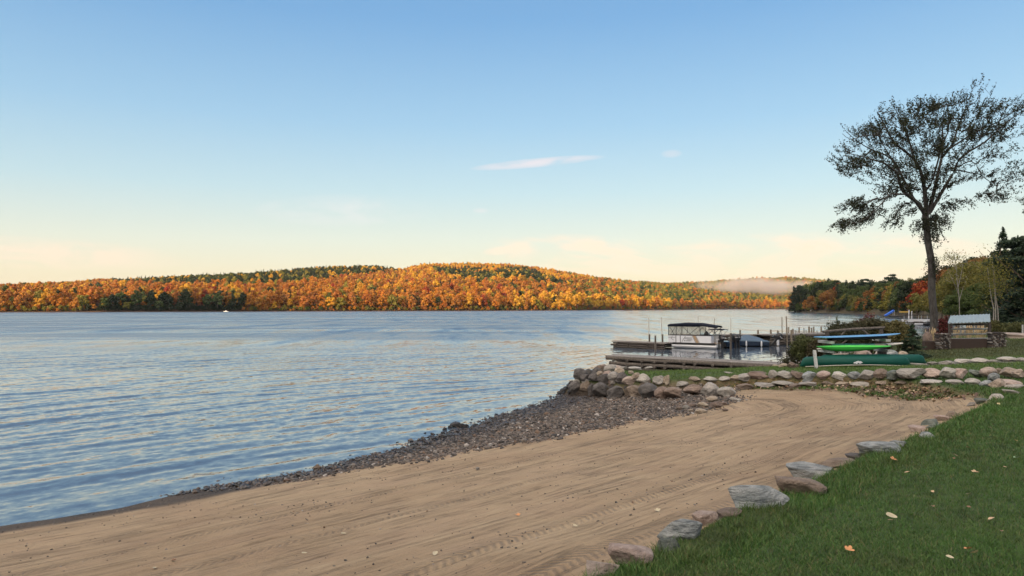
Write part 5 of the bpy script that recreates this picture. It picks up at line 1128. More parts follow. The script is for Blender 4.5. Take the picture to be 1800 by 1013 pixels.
def canoe(x0, x1, d, label, logo):
    A = (x0-CX)/F*d; B = (x1-CX)/F*(d+0.25); L = math.hypot(B-A, 0.25); g = max(gz(A+0.4, d), gz(B-0.4, d)); e = empty('canoe', (A, d, g-0.03), math.atan2(0.25, B-A)); m = MB(); rings = []; inner = []
    n = 28
    for i in range(n+1):
        q = i/n; s = abs(2*q-1); b = 0.43*max(0.004, 1-s**2.8)**0.75; k = 0.425-0.02*s**2-0.41*max(0, (s-0.86)/0.14)**2.6*0.85; gz_ = 0.10*(1-s**2)+0.0
        k = max(k, gz_+0.03); r = []
        for a in np.linspace(0, math.pi, 13):
            cy, sz_ = math.cos(a), math.sin(a); r.append((q*L, -b*np.sign(cy)*abs(cy)**0.55, gz_+(k-gz_)*abs(sz_)**0.62))
        rings.append(r)
    m.loft(rings, False, False); o = m.build('hull', M['canoe'], e, True); sm = o.modifiers.new('shell', 'SOLIDIFY'); sm.thickness = 0.012
    for sgn in (0, 12): m = MB(); m.tube([(p[sgn][0], p[sgn][1]-0.012*(1 if sgn == 0 else -1), p[sgn][2]) for p in rings[1:-1]], 0.016, 6); m.build('gunwale', M['cream'], e, True)
    if logo:
        u0 = L*0.43; P = [(0.0,0.05),(0.05,0.09),(0.11,0.10),(0.17,0.13),(0.24,0.14),(0.29,0.12),(0.33,0.13),(0.36,0.10),(0.42,0.07),(0.35,0.05),(0.31,0.02),(0.27,0.02),(0.26,0.05),(0.20,0.05),(0.16,0.01),(0.12,0.01),(0.10,0.04),(0.05,0.03)]
        yy = -0.445; m = MB(); m.prism([(u0+a, yy-0.005+0.0*b, 0.13+b) for a, b in P], (0, 0.03, 0)); m.build('emblem', M['white'], e)
    tag(e, label, 'canoe', None); return e
canoe(1405, 1599, 30.3, 'upturned dark green canoe with a white animal emblem, nearest the lawn edge', True)
canoe(1436, 1626, 31.2, 'upturned dark green canoe behind the one with the white emblem', False)
a, b = G(1435.5, 648), W(1431.5, 616, 29.9); m = MB(); m.bar((0,0,-0.1), (b.x-a.x, b.y-a.y, b.z-a.z), 0.11, 0.11); o = m.build('leaning_post', M['silver']); o.location = a; tag(o, 'silver grey post leaning beside the left end of the canoes', 'post')

# ------------------------------------------------------------------ firewood shelter by the elm
def shelter():
    g = G(1702, 614); D = g.y; e = empty('garden_shelter', (g.x, D, g.z), 0)
    def p(px, py, dd=0.0): q = W(px, py, D+dd); return (q.x-g.x, q.y-D, q.z-g.z)
    tl, tr_, br, bl = p(1671,555,1.2), p(1740,552,1.2), p(1741,565.5,0), p(1666,568,0)
    m = MB(); n = 24; ring = []
    for i in range(n+1):
        q = i/n; a = Vector(bl).lerp(Vector(br), q); b = Vector(tl).lerp(Vector(tr_), q); w = 0.018*math.cos(i*math.pi); ring.append([(a.x,a.y,a.z+w), (b.x,b.y,b.z+w), (b.x,b.y,b.z+w-0.03), (a.x,a.y,a.z+w-0.03)])
    m.loft(ring, True, True); m.build('roof', M['steel'], e)
    for px in (1669, 1739):
        for dd, tp in ((0.1, 567), (1.1, 556)): q = p(px, tp, dd); m = MB(); m.box((q[0], q[1], q[2]/2-0.1), (0.12, 0.12, q[2]+0.2)); m.build('post', M['logdark'], e)
    for py in (571, 579, 588, 596): a, b = p(1669, py, 1.0), p(1739, py-1, 1.0); m = MB(); m.tube([a, b], 0.05, 8); m.build('rail', M['silver' if py > 575 else 'log'], e, True)
    m = MB(); a, b = p(1668, 607, -0.1), p(1737, 607, -0.1); m.box(((a[0]+b[0])/2, 0.25, 0.28), (b[0]-a[0], 0.5, 0.62)); m.build('planter_wall', M['rusty'], e)
    tag(e, 'low garden shelter with a sloping galvanised roof right of the elm', 'shelter')
    sr = np.random.default_rng(8)
    for (x0, x1, y0, lab) in ((1646, 1668, 586, 'dark stack of split firewood between the elm and the grey roofed shelter'), (1737.5, 1764, 584, 'dark stack of split firewood at the right end of the grey roofed shelter')):
        a, b, c = p(x0, 614), p(x1, 614), p(x0, y0); s = empty('firewood_stack', (g.x+(a[0]+b[0])/2, D-0.25, g.z), 0); w = b[0]-a[0]; h = c[2]; nx, nz = 8, 11
        for i in range(nx):
            for k in range(nz):
                r = 0.5*w/nx*sr.uniform(0.75, 1.1); x = -w/2+w*(i+0.5+0.5*(k % 2)-0.25)/nx; z = h*(k+0.5)/nz; ns = int(sr.integers(3, 7)); m = MB(); ph = sr.random()*6; dy = sr.uniform(-0.06, 0.06)
                P = [(x+r*math.cos(ph+2*math.pi*j/ns)*sr.uniform(.8,1.1), dy, z+r*math.sin(ph+2*math.pi*j/ns)*sr.uniform(.8,1.1)) for j in range(ns)]; m.prism(P, (0, 0.42, 0)); m.build('split_log', M['fire%d' % int(sr.integers(0, 3))], s)
        tag(s, lab, 'firewood', 'firewood stacks at the garden shelter')
    return g
M['fire0'] = simple('split_wood_grey', (0.20,0.19,0.18), 0.9, 0.3, 12); M['fire1'] = simple('split_wood_brown', (0.085,0.065,0.055), 0.9, 0.3, 12); M['fire2'] = simple('split_wood_dark', (0.04,0.035,0.035), 0.9, 0.3, 12)
SG = shelter()
m = MB(); q = W(1635, 614, SG.y+0.3); m.box((0,0,0.2), (0.75,0.3,0.5)); o = m.build('planter_wall', M['rusty']); o.location = (q.x, q.y, SG.z); tag(o, 'short rusty brown planter wall left of the elm foot', 'planter')
tag(stone(1629, 600, 12, 22, 'brown', name='boulder', lift=0.0), 'tall narrow brown boulder standing left of the elm trunk', 'rock')
tag(stone(1783, 592, 40, 10, 'pink', 'slab', name='boulder', thick=2.0), 'flat pink bedrock outcrop at the right edge above the bright grass', 'rock')
pole(1797.5, 571, 60, 0.07, 'weathered fence post at the right edge', None, 'silver', 0, 'fence_post', bottom=1.0)

# ------------------------------------------------------------------ shrubs and reeds
def shrub(px, py0, py1, wpx, depth, mat, n, ls, label, seed, dens=0.3, name='shrub', cat='bush', depthr=0.7, flat=1.0):
    r_ = np.random.default_rng(seed); x = (px-CX)/F*depth; z = max(gz(x, depth), -0.1); zt = W(px, py0, depth).z; h = max(zt-z, 0.5); r = wpx/F*depth/2
    e = empty(name, (x, depth, z)); n = int(n*1.3); C, N = crown_points(r_, h, 1.15, 0.0, 34, n, flat, dens, 0.3); C[:,0] *= r; C[:,1] *= r*depthr; V, Q = leaf_quads(C, N, ls, r_); mesh_np('foliage', V, Q, mat, e)
    m = MB()
    for i in range(9):
        k = int(r_.integers(0, n)); c = C[k]; m.tube([(c[0]*0.12, c[1]*0.12, -0.1), (c[0]*0.6, c[1]*0.6, c[2]*0.55), tuple(c)], [0.025, 0.016, 0.006], 5, False)
    m.build('stem', M['bark'], e, True); tag(e, label, cat); return e
M['shrub_g'] = foliage('shrub_green', [(0.045,0.065,0.025),(0.065,0.085,0.03),(0.09,0.095,0.035),(0.14,0.11,0.05)]); M['shrub_b'] = foliage('shrub_brown_green', [(0.035,0.04,0.02),(0.05,0.05,0.025),(0.075,0.055,0.028),(0.04,0.052,0.022)])
M['shrub_r'] = foliage('shrub_red', [(0.085,0.02,0.02),(0.12,0.026,0.024),(0.06,0.025,0.02)]); M['reed'] = simple('dry_reed', (0.42,0.32,0.19), 0.8, 0.3, 10)
shrub(1392, 610, 640, 42, 36.5, M['shrub_b'], 2600, 0.075, 'loose small leaved bush at the shore end of the near pier', 1, 0.15)
shrub(1415, 592, 642, 46, 35.0, M['shrub_g'], 6500, 0.085, 'bushy green shrub left of the board rack', 2, 0.25)
shrub(1438, 596, 640, 34, 34.0, M['shrub_b'], 3500, 0.085, 'brownish shrub touching the left rack post', 3, 0.25)
shrub(1480, 568, 630, 84, 36.0, M['shrub_b'], 14000, 0.09, 'dark brown green shrub behind the left half of the rack', 4, 0.25)
shrub(1530, 558, 630, 96, 37.0, M['shrub_b'], 20000, 0.09, 'large dark shrub behind the right half of the rack', 5, 0.25)
shrub(1568, 562, 632, 62, 36.5, M['shrub_g'], 12000, 0.09, 'olive shrub right of the rack top log', 6, 0.25)
e = shrub(1527, 554, 574, 50, 38.2, M['shrub_r'], 5000, 0.09, 'dark red leaved shrub above the top log of the rack', 7, 0.2)
shrub(1508, 565, 600, 40, 38.5, M['shrub_b'], 4000, 0.09, 'brown tinged shrub below the dark red one', 14, 0.2)
shrub(1659, 556, 612, 24, 45.8, M['shrub_r'], 2600, 0.10, 'red sumac growing against the elm trunk', 8, 0.1)
shrub(1762, 572, 600, 40, 52, M['shrub_g'], 4500, 0.11, 'dark green bush behind the right firewood stack', 9)
shrub(1790, 570, 590, 40, 62, M['shrub_g'], 4500, 0.12, 'low dark hedge near the weathered fence post', 10)
shrub(1745, 560, 590, 22, 47.5, M['shrub_g'], 2600, 0.10, 'leafy plant climbing over the right firewood stack', 11, 0.1)
M['sapl'] = foliage('young_needles', [(0.030,0.058,0.030),(0.042,0.072,0.034),(0.024,0.046,0.026)], (0.01,0.25), 0.1)
def sapling(px, top, base, depth, wpx, label, seed, n=2600, mt='conifer', ls=0.09):
    r_ = np.random.default_rng(seed); x = (px-CX)/F*depth; z = max(gz(x, depth), 0); h = W(px, top, depth).z-z; r = wpx/F*depth/2; e = empty('young_spruce', (x, depth, z)); C, N = conifer_points(r_, h, r, n, 9, 0.02); V, Q = leaf_quads(C, N, ls, r_, 0.4); mesh_np('crown', V, Q, M[mt], e)
    m = MB(); m.tube([(0,0,-0.1),(0,0,h*0.97)], [0.05,0.01], 6); m.build('trunk', M['bark'], e, True); tag(e, label, 'tree'); return e
sapling(1604, 570, 628, 34.8, 58, 'young spruce standing between the rack and the elm', 1, 11000, 'sapl', 0.085)
sapling(1471, 553, 590, 39.5, 30, 'slender young green tree poking up behind the left of the rack', 2, 1000, 'green', 0.10)
sapling(1590, 598, 630, 35.5, 26, 'small dark spruce at the right end of the rack', 3, 2200)
def reeds(px, top, depth, wpx, n, label, seed):
    r_ = np.random.default_rng(seed); x = (px-CX)/F*depth; z = gz(x, depth); h = W(px, top, depth).z-z; w = wpx/F*depth/2; e = empty('reed_clump', (x, depth, z)); V = []; Q = []
    m = MB()
    for i in range(n):
        a = r_.normal(size=2)*w*0.5; b = a+r_.normal(size=2)*0.12; hh = h*r_.uniform(0.6, 1.0); m.bar((a[0],a[1],-0.05), (b[0],b[1],hh*0.75), 0.012, 0.012)
        m.tube([(b[0],b[1],hh*0.72),(b[0]+0.01,b[1],hh*0.86),(b[0]+0.03,b[1],hh)], [0.008,0.03,0.004], 4, False)
    m.build('stalks', M['reed'], e); tag(e, label, 'grass plant'); return e
reeds(1597, 575, 44, 14, 26, 'pale dry reeds left of the elm, standing against the water', 1); reeds(1636, 572, 47.5, 12, 22, 'dry reeds just left of the elm trunk', 2)
reeds(1703, 569, 46.6, 14, 40, 'tan ornamental grass in the middle of the shelter', 3); reeds(1722, 570, 46.6, 13, 40, 'tan ornamental grass in the right half of the shelter', 4); reeds(1682, 574, 46.6, 10, 26, 'tan ornamental grass in the left part of the shelter', 5)

# ------------------------------------------------------------------ far docks and boats of the right bay
def small_boat(px, d, L, kind, label, rz=0.0):
    x = (px-CX)/F*d; e = empty('moored_boat', (x, d, 0), rz); hull(e, L, L*0.34, 0.42, kind)
    if 'canopy' in label:
        m = MB(); m.box((L*0.5, 0, 2.2), (L*0.7, L*0.34, 0.12)); m.build('canopy', M['navy'], e); m = MB()
        for u in (0.18, 0.5, 0.82):
            for v in (-0.15, 0.15): m.bar((L*u, L*v, 0.7), (L*u, L*v, 2.2), 0.06, 0.06)
        m.build('canopy_frame', M['alu'], e); m = MB(); m.box((L*0.5,-L*0.165,1.0), (L*0.8,0.04,0.6)); m.box((L*0.5,L*0.165,1.0), (L*0.8,0.04,0.6)); m.build('side_panel', M['white'], e)
    else:
        m = MB(); m.tube([(L*0.35,-L*0.14,0.75),(L*0.32,0,1.25),(L*0.35,L*0.14,0.75)], 0.04, 5); m.box((L*0.6,0,0.9), (L*0.2,L*0.2,0.3)); m.build('windscreen_frame', M['alu'], e)
    outboard(e, (L+0.2, 0, 0.1), 1.2); tag(e, label, 'boat')
small_boat(1585, 158, 6.5, 'alu', 'far pontoon boat with navy canopy, left of the elm', 0.1)
small_boat(1607, 152, 5.2, 'white', 'far white open motor boat just left of the elm trunk', 0.2)
small_boat(1622, 150, 4.6, 'black', 'far dark motor boat nearest the elm trunk', 0.1)
crib('log_dock', ((1578-CX)/F*162, 162), ((1650-CX)/F*150, 150), 2.0, 0.75, 2, 'far dark dock of the right bay left of the elm', seed=9, ncross=6, mat='logdark', fill=False, deckmat='log')
crib('log_dock', ((1545-CX)/F*262, 262), ((1577-CX)/F*250, 250), 2.5, 1.0, 2, 'pale far dock under the blue water slide', seed=10, ncross=5, mat='log', fill=False, deckmat='log')
d = 255; a, b = W(1556, 555, d), W(1571, 546, d); e = empty('water_slide', (a.x, d, 0.9)); m = MB(); m.bar((0,0,a.z-0.9), (b.x-a.x,0,b.z-0.9), 1.1, 0.5); m.build('chute', M['slide'], e)
m = MB(); 
for yy in (-0.5, 0.5): m.bar((b.x-a.x,yy,0), (b.x-a.x,yy,b.z-0.9), 0.12, 0.12)
m.build('ladder', M['alu'], e); tag(e, 'blue water slide on the far dock of the right bay', 'slide')
d = 215; a = W(1589, 548.5, d); e = empty('awning', (a.x, d, 0.6)); m = MB(); m.box((0,0,a.z-0.6), (2.1,1.6,0.35)); m.build('cover', M['yellow'], e); m = MB()
for u in (-0.9, 0.9):
    for v in (-0.7, 0.7): m.bar((u,v,-0.8), (u,v,a.z-0.7), 0.1, 0.1)
m.build('frame', M['log'], e); tag(e, 'small yellow awning on the shore of the right bay', 'awning')
for px in (1598, 1603): pole(px, 545 if px < 1600 else 547, 200, 0.10, 'white pole on the far bay dock, %s of the pair' % ('left' if px < 1600 else 'right'), 'white poles on the far bay dock', 'white', 0.3, 'mooring_pole')
d = 590; e = empty('moored_boat', ((393-CX)/F*d, d, 0)); hull(e, 4.2, 1.5, 0.45, 'white'); m = MB(); m.box((2.2,0,0.75), (1.0,0.9,0.5)); m.build('cabin', M['white'], e); tag(e, 'tiny white boat against the shaded far shore at left', 'boat')

# ------------------------------------------------------------------ grown trees: the elm, the bare birch, the edge pine
def grow(limbs, att, rng_, r_tip=0.012, droop=0.15, seg=0.35, jitter=0.10):
    """limbs: list of (points, r0, r1). att: attractors. returns MB of wood and the twig segments"""
    nodes = []; 
    mb = MB()
    for P, r0, r1 in limbs:
        P = [Vector(p) for p in P]; out = []
        for i in range(len(P)-1):
            n = max(2, int((P[i+1]-P[i]).length/0.4))
            for k in range(n):
                t_ = k/n; p0, p1, p2, p3 = P[max(i-1,0)], P[i], P[i+1], P[min(i+2, len(P)-1)]
                out.append(0.5*((2*p1)+(-p0+p2)*t_+(2*p0-5*p1+4*p2-p3)*t_*t_+(-p0+3*p1-3*p2+p3)*t_**3))
        out.append(P[-1]); n = len(out); rad = [r0+(r1-r0)*(i/(n-1))**0.8 for i in range(n)]; mb.tube(out, rad, 9 if r0 > 0.08 else 6, False)
        nodes += [tuple(p) for p in out[n//5:]]
    N = np.array(nodes); ntr = len(N); att = np.array(att); D0 = np.array([np.min(np.linalg.norm(N-a, axis=1)) for a in att]); order = np.argsort(D0)
    root = N.mean(0); tw = []; parent_r = []
    cap = len(N)+len(att)*8; NN = np.zeros((cap, 3)); NN[:len(N)] = N; cnt = len(N); wt_ = np.zeros(cap); par = np.full(cap, -1)
    for k in order:
        a = att[k]; dd = np.linalg.norm(NN[:cnt]-a, axis=1); j = int(np.argmin(dd)); b = NN[j]; L = dd[j]
        if L < 0.05: continue
        n = int(np.clip(L/seg, 1, 6)); mid = (a+b)/2+rng_.normal(size=3)*L*jitter+np.array([0,0,L*0.10]); prev = j; chain = [b]
        for q in range(1, n+1):
            t_ = q/n; p = (1-t_)**2*b+2*t_*(1-t_)*mid+t_*t_*a+np.array([0,0,-droop*L*t_*t_*0.3]); NN[cnt] = p; par[cnt] = prev; prev = cnt; cnt += 1; chain.append(p)
        tw.append((j, chain, prev))
        q = prev
        while q >= 0: wt_[q] += 1; q = par[q]
    for j, ch, last in tw:
        w = wt_[last-len(ch)+2:last+1] if len(ch) > 1 else [1]; r = [r_tip*max(1, x)**0.42 for x in w]; r = [r[0]]+r
        mb.tube([tuple(p) for p in ch], [max(0.006, x) for x in r[:len(ch)-1]]+[0.006], 4, False)
    return mb, tw
def elm():
    D = 48.5; r_ = np.random.default_rng(17); c2p = lambda a, b: (1440+a/3.494, 130+b/3.494); s = F/D
    base = W(1641.5, 603, D); g = gz(base.x, D)
    def P(cx, cy, dd): px, py = c2p(cx, cy); q = W(px, py, D); return (q.x-base.x, dd, q.z-g)
    def Q(px, py, dd=0.0): q = W(px, py, D); return (q.x-base.x, dd, q.z-g)
    L_ = []
    L_.append(([Q(1642,612,0), Q(1641.5,560,0), Q(1638.5,512,0.05), Q(1639,465,0.1), Q(1632.5,425,0.1), Q(1628,392,0), Q(1626,378,0)], 0.26, 0.21)); 
    def limb(pts, r0, r1, dz0, dz1): n = len(pts); L_.append(([P(a, b, dz0+(dz1-dz0)*(i/(n-1))) for i, (a, b) in enumerate(pts)], r0, r1))
    limb([(655,880),(600,800),(510,745),(460,680),(440,630),(390,600),(330,570),(250,555),(180,540),(110,530)], 0.15, 0.02, 0, -2.0)
    limb([(510,750),(430,755),(370,760),(320,810),(260,860),(200,910),(130,940)], 0.07, 0.015, -0.8, -2.2)
    limb([(655,870),(590,750),(560,650),(520,530),(470,470),(400,430),(330,370),(270,300)], 0.12, 0.02, 0, 2.5)
    limb([(660,870),(640,700),(610,590),(560,520),(480,460),(430,420),(380,330),(330,250)], 0.17, 0.03, 0, -0.6)
    limb([(610,590),(590,520),(585,430),(570,330),(540,220),(520,150)], 0.09, 0.02, -0.2, 1.5)
    limb([(640,720),(665,690),(690,560),(700,460),(720,380),(700,280),(665,200)], 0.08, 0.02, 0, -2)
    limb([(670,860),(715,700),(740,600),(765,510),(775,400),(780,300),(797,190)], 0.16, 0.02, 0, 0.5)
    limb([(680,850),(760,700),(810,600),(825,540),(880,490),(960,440),(1040,360),(1120,290),(1190,250)], 0.13, 0.02, 0, -1.5)
    limb([(765,510),(830,450),(880,400),(930,300),(990,200),(1040,110)], 0.09, 0.02, 0.2, 2.2)
    limb([(812,600),(860,592),(940,605),(1010,610),(1080,650),(1160,660),(1230,640)], 0.06, 0.012, -0.2, 1.0)
    limb([(775,480),(850,420),(900,380),(1000,330),(1100,250),(1170,150)], 0.07, 0.015, 0.2, -3)
    limb([(560,650),(545,560),(500,430),(460,300),(440,220)], 0.05, 0.015, 0.8, 3.0)
    limb([(430,420),(340,400),(240,400),(140,430),(80,400)], 0.05, 0.012, -0.6, -1.5)
    B = [(330,270,110,80,60),(470,230,120,80,70),(560,200,80,60,40),(430,340,150,90,80),(560,330,120,100,60),(800,110,50,60,30),(720,190,90,80,55),(830,220,130,100,75),(960,200,110,80,60),(1050,240,90,80,48),(900,330,160,80,70),(1020,370,130,60,50),(1110,290,80,70,38),(1170,370,55,16,10),(1160,170,25,35,7),(1150,320,50,12,6),
        (130,420,60,40,26),(60,480,30,10,5),(130,530,80,55,36),(230,550,90,55,40),(290,470,70,60,34),(160,780,60,35,24),(230,800,90,45,34),(120,920,60,45,30),(220,890,90,50,36),(300,850,50,50,18),(430,890,26,80,22),(420,700,90,60,36),(380,650,60,60,18),(520,620,80,80,30),(640,500,70,80,24),(750,400,90,90,36),(1030,590,90,45,30),(1120,700,90,50,36),(1180,575,55,35,18),(1060,750,60,35,20),(1190,640,45,55,16),(910,630,40,30,8),
        (560,470,110,80,60),(700,560,110,80,50),(850,560,90,60,34),(470,540,90,60,36),(960,500,110,60,40),(380,560,90,50,26),(620,420,110,80,50),(800,480,80,80,40),(1080,470,90,50,26),(620,650,60,60,20),(780,640,50,60,16),
        (700,930,70,80,38),(760,900,35,70,22),(830,790,55,35,20),(625,930,30,60,20),(560,830,50,25,10),(480,800,40,25,8),(690,1010,60,50,16),(660,700,70,130,40)]
    att = []
    for cx, cy, rx, ry, n in B:
        a = r_.normal(size=(n,3)); a /= np.linalg.norm(a, axis=1, keepdims=True); a *= (r_.random(n)**0.4)[:,None]*0.88; u = (cx-680)/560; dmax = 1.0+4.2*math.sqrt(max(0.05, 1-min(1, u*u)))*(0.5 if cy > 600 else 1)*(0.25 if cy > 780 else 1)
        for k in range(int(n*(1.35 if cy < 420 else 1.15))): att.append(P(cx+a[k % n,0]*rx*r_.uniform(.8,1.1), cy+a[k % n,1]*ry*r_.uniform(.8,1.1), r_.uniform(-1, 1)*dmax*0.85))
    for _ in range(46): att.append(Q(1640+r_.normal()*5, r_.uniform(455, 490) if r_.random() < 0.6 else r_.uniform(400,460), r_.normal()*0.4))
    hub0 = np.array(P(675, 800, 0)); att = [np.array(q)-(np.array(q)-hub0)/max(1e-6, np.linalg.norm(np.array(q)-hub0))*(0.85 if q[2] > hub0[2]+0.8 else 0.45) for q in att]; att = [q for q in att if q[2] < hub0[2]+0.8 or fbm(np.array([q[0]*0.75+q[1]*0.3+50]), np.array([q[2]*0.75-q[1]*0.25+20]), 2, 5)[0] > 0.375+0.05*r_.random()]
    mb, tw = grow(L_, att, r_, 0.011, 0.3); e = empty('elm_tree', (base.x, D, g)); mb.build('trunk', M['elmbark'], e, True)
    C = []; hub = np.array(P(675, 800, 0)); top_ = P(0, 740, 0)[2]; mt = MB()
    for j, ch, last in tw:
        ch = np.array(ch); tip = ch[-1]; out = tip-hub; out /= np.linalg.norm(out)+1e-6
        low = tip[2] < top_
        for q in range(2):
            dr = out+r_.normal(size=3)*0.33+(np.array([0,0,-0.75]) if low else np.array([0,0,0.22])); dr /= np.linalg.norm(dr); Ls = r_.uniform(0.35, 0.85); n = int(Ls*18)
            st0 = ch[-1] if q == 0 else ch[r_.integers(max(0, len(ch)-3), len(ch))]
            a = r_.random(n); C.append(st0+dr*(a*Ls)[:,None]+r_.normal(size=(n,3))*0.055); mt.tube([tuple(st0), tuple(st0+dr*Ls)], [0.008, 0.004], 3, False)
        m_ = int(4*r_.random())
        if m_: k = r_.integers(0, len(ch), m_); C.append(ch[k]+r_.normal(size=(m_,3))*0.09)
    mt.build('twigs', M['elmbark'], e)
    C = np.concatenate(C); N = r_.normal(size=(len(C),3)); V, Qd = leaf_quads(C, N, 0.125, r_, 0.5); mesh_np('crown', V, Qd, M['elmleaf'], e)
    tag(e, 'tall lone elm with a leaning forked trunk and thin dark leaves', 'tree'); print('ELM leaves', len(C))
t = NT('elm_bark'); P_ = t.obj(); n = t.noise(t.mapping(P_, (1,1,0.25)), 9, 6, 0.7); M['elmbark'] = t.fin(t.mix(t.mr(n, 0.35, 0.68), (0.022,0.019,0.018), (0.085,0.08,0.075)), 0.9, t.bump(n, 0.8, 0.05))
M['elmleaf'] = foliage('elm_leaf', [(0.018,0.026,0.010),(0.028,0.036,0.012),(0.042,0.040,0.015),(0.02,0.025,0.012),(0.06,0.045,0.016)], (0.01,0.3), 0.2)
elm()
def branch_tree(name, D, trunk, limbs, blobs, leafmat, ls, per, label, woodmat, base_px, seed, tip=0.010, aspect=0.5, spread=0.10, cat='tree', dmax=1.2):
    r_ = np.random.default_rng(seed); b = W(base_px[0], base_px[1], D); g = gz(b.x, D)
    def Q(px, py, dd=0.0): q = W(px, py, D); return (q.x-b.x, dd, q.z-g)
    L_ = [([Q(*p) for p in trunk[0]], trunk[1], trunk[2])]+[([Q(*p) for p in l[0]], l[1], l[2]) for l in limbs]; att = []
    for cx, cy, rx, ry, n in blobs:
        a = r_.normal(size=(n,3)); a /= np.linalg.norm(a, axis=1, keepdims=True); a *= (r_.random(n)**0.45)[:,None]
        att += [Q(cx+q[0]*rx, cy+q[1]*ry, q[2]*dmax) for q in a]
    mb, tw = grow(L_, att, r_, tip, 0.1); e = empty(name, (b.x, D, g)); mb.build('trunk', M[woodmat], e, True); C = []
    for j, ch, last in tw:
        ch = np.array(ch); n = int(per*(0.6+0.8*r_.random())); k = r_.random(n)**0.6*(len(ch)-1); i = np.minimum(k.astype(int), len(ch)-2); f = (k-i)[:,None]
        C.append(ch[i]*(1-f)+ch[i+1]*f+r_.normal(size=(n,3))*spread)
    C = np.concatenate(C); V, Qd = leaf_quads(C, r_.normal(size=(len(C),3)), ls, r_, aspect); mesh_np('crown', V, Qd, M[leafmat], e); tag(e, label, cat); return e
t = NT('birch_bark'); P_ = t.obj(); n = t.noise(t.mapping(P_, (1,1,4)), 5, 4, 0.7); M['birchbark'] = M['birch'] = t.fin(t.mix(t.mr(n, 0.55, 0.65), (0.24,0.225,0.20), (0.07,0.06,0.05)), 0.8)
branch_tree('pine_tree', 40, ([(1862,640),(1860,450),(1856,300),(1852,150)], 0.22, 0.10), [([(1857,330),(1835,335),(1812,345),(1790,352)],0.06,0.01),([(1857,300),(1835,300),(1808,305),(1794,306)],0.05,0.01),([(1858,370),(1838,375),(1812,378)],0.05,0.01)],
    [(1802,303,7,8,5),(1814,308,12,10,12),(1801,331,6,4,4),(1814,335,12,10,12),(1798,349,7,4,5),(1810,358,10,6,8),(1806,372,5,3,4),(1840,330,22,40,50),(1850,250,26,50,50),(1875,300,36,90,80),(1855,400,26,30,30),(1900,340,40,40,50),(1885,220,40,40,60),(1860,180,26,30,40),(1855,150,12,20,20)], 'conifer', 0.10, 30, 'dark pine whose boughs reach in at the right edge above the firs', 'elmbark', (1862,640), 5, 0.008, 0.35, 0.07, dmax=0.7)
branch_tree('birch_tree', 100, ([(1687,590),(1686,525),(1683,500),(1681,470),(1677,445)], 0.075, 0.03), [([(1685,518),(1676,495),(1668,480)],0.03,0.01),([(1684,505),(1690,480),(1694,455)],0.06,0.015),([(1681,475),(1672,455),(1666,448)],0.04,0.01),([(1686,530),(1693,505),(1698,495)],0.05,0.01)],
    [(1677,450,22,10,50),(1690,462,16,12,36),(1665,460,14,10,30),(1680,475,20,14,36),(1672,490,14,8,14),(1693,490,10,10,12)], 'yellowgreen', 0.16, 6, 'nearly bare white birch against the sky right of the elm', 'birch', (1687,590), 6, 0.012, 0.7, 0.25, dmax=2.0)
for i, (a, b, c, lb) in enumerate([((1745,590),(1747,545),(1741,515),'leftmost leaning white birch stem above the right firewood stack'),((1750,592),(1750,540),(1748,505),'middle upright white birch stem above the right firewood stack'),((1756,592),(1754,545),(1750,518),'rightmost white birch stem above the right firewood stack')]):
    D = 72; P = [W(*q, D) for q in (a, b, c)]; m = MB(); m.tube([tuple(p-P[0]) for p in P]+[tuple(P[2]-P[0]+Vector((-0.25+0.1*i, 0, 2.6)))], [0.065,0.05,0.035,0.015], 8, False); e = empty('birch_tree', P[0]-Vector((0,0,0))); m.build('trunk', M['birchbark'], e, True)
    r_ = np.random.default_rng(60+i); C = np.stack([r_.normal(size=900)*0.8+(P[2]-P[0]).x, r_.normal(size=900)*0.8, (P[2]-P[0]).z+1.4+r_.normal(size=900)*1.1], 1); V, Qd = leaf_quads(C, r_.normal(size=(900,3)), 0.13, r_); mesh_np('crown', V, Qd, M['yellowgreen'], e); tag(e, lb, 'tree', None)

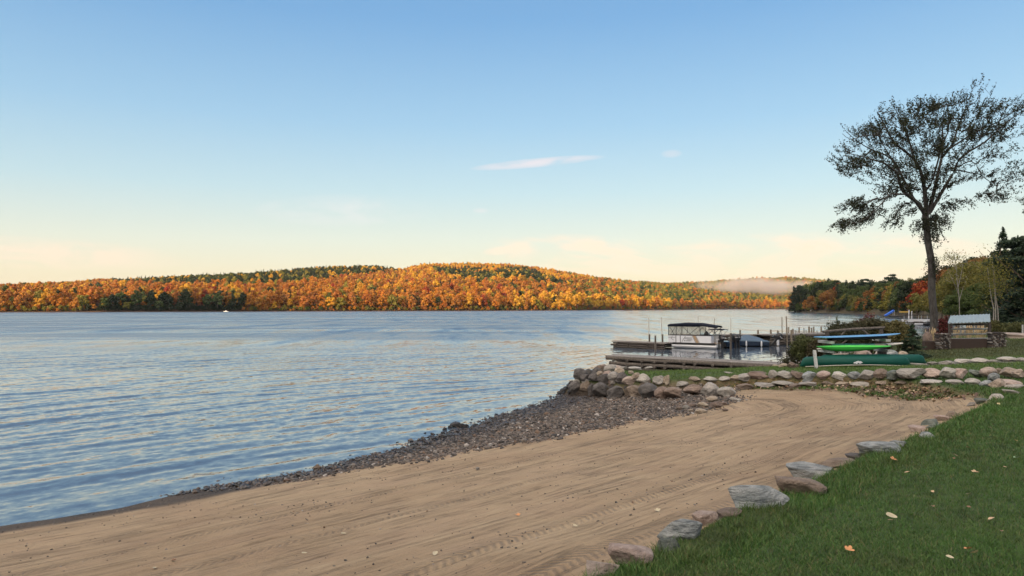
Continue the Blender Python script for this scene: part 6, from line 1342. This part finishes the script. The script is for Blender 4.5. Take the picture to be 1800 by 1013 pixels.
# ------------------------------------------------------------------ morning mist over the hills behind the point
V, Fc = ico(3); o = mesh_np('mist', V*np.array([215.0, 110.0, 30.0]), Fc, None, smooth=True); q = W(1335, 503, 1650); o.location = q; tag(o, 'bank of pale morning mist lying across the far hills behind the right point', None, None, 'stuff')
m_ = bpy.data.materials.new('mist'); m_.use_nodes = True; nt = m_.node_tree; nt.nodes.clear(); out = nt.nodes.new('ShaderNodeOutputMaterial'); pv = nt.nodes.new('ShaderNodeVolumePrincipled'); nt.links.new(pv.outputs[0], out.inputs['Volume'])
pv.inputs['Color'].default_value = (0.95,0.86,0.80,1); pv.inputs['Anisotropy'].default_value = 0.1
tc_ = nt.nodes.new('ShaderNodeTexCoord'); mp = nt.nodes.new('ShaderNodeMapping'); mp.inputs[3].default_value = (1/215, 1/110, 1/30); nt.links.new(tc_.outputs['Object'], mp.inputs[0])
ln = nt.nodes.new('ShaderNodeVectorMath'); ln.operation = 'LENGTH'; nt.links.new(mp.outputs[0], ln.inputs[0]); nz = nt.nodes.new('ShaderNodeTexNoise'); nz.inputs['Scale'].default_value = 0.022; nz.inputs['Detail'].default_value = 3; nt.links.new(tc_.outputs['Object'], nz.inputs['Vector'])
def nm(op, a, b):
    x = nt.nodes.new('ShaderNodeMath'); x.operation = op
    for i, v in enumerate((a, b)):
        if isinstance(v, (int, float)): x.inputs[i].default_value = v
        else: nt.links.new(v, x.inputs[i])
    return x.outputs[0]
dn = nm('SUBTRACT', nm('SUBTRACT', 1.35, ln.outputs['Value']), nm('MULTIPLY', nz.outputs[0], 1.25)); nt.links.new(nm('MULTIPLY', nm('MAXIMUM', dn, 0.0), 0.035), pv.inputs['Density']); o.data.materials.append(m_)

# ------------------------------------------------------------------ thin morning haze
hb = MB(); hb.box((0, 1500, 207), (6400, 5600, 426)); hz_ = hb.build('haze', None); tag(hz_, 'thin pale morning haze over the lake and hills', None, None, 'stuff')
m_ = bpy.data.materials.new('haze'); m_.use_nodes = True; nt = m_.node_tree; nt.nodes.clear(); out = nt.nodes.new('ShaderNodeOutputMaterial'); pv = nt.nodes.new('ShaderNodeVolumePrincipled'); nt.links.new(pv.outputs[0], out.inputs['Volume'])
pv.inputs['Color'].default_value = (0.85,0.88,0.95,1); pv.inputs['Density'].default_value = 0.000032; hz_.data.materials.append(m_)
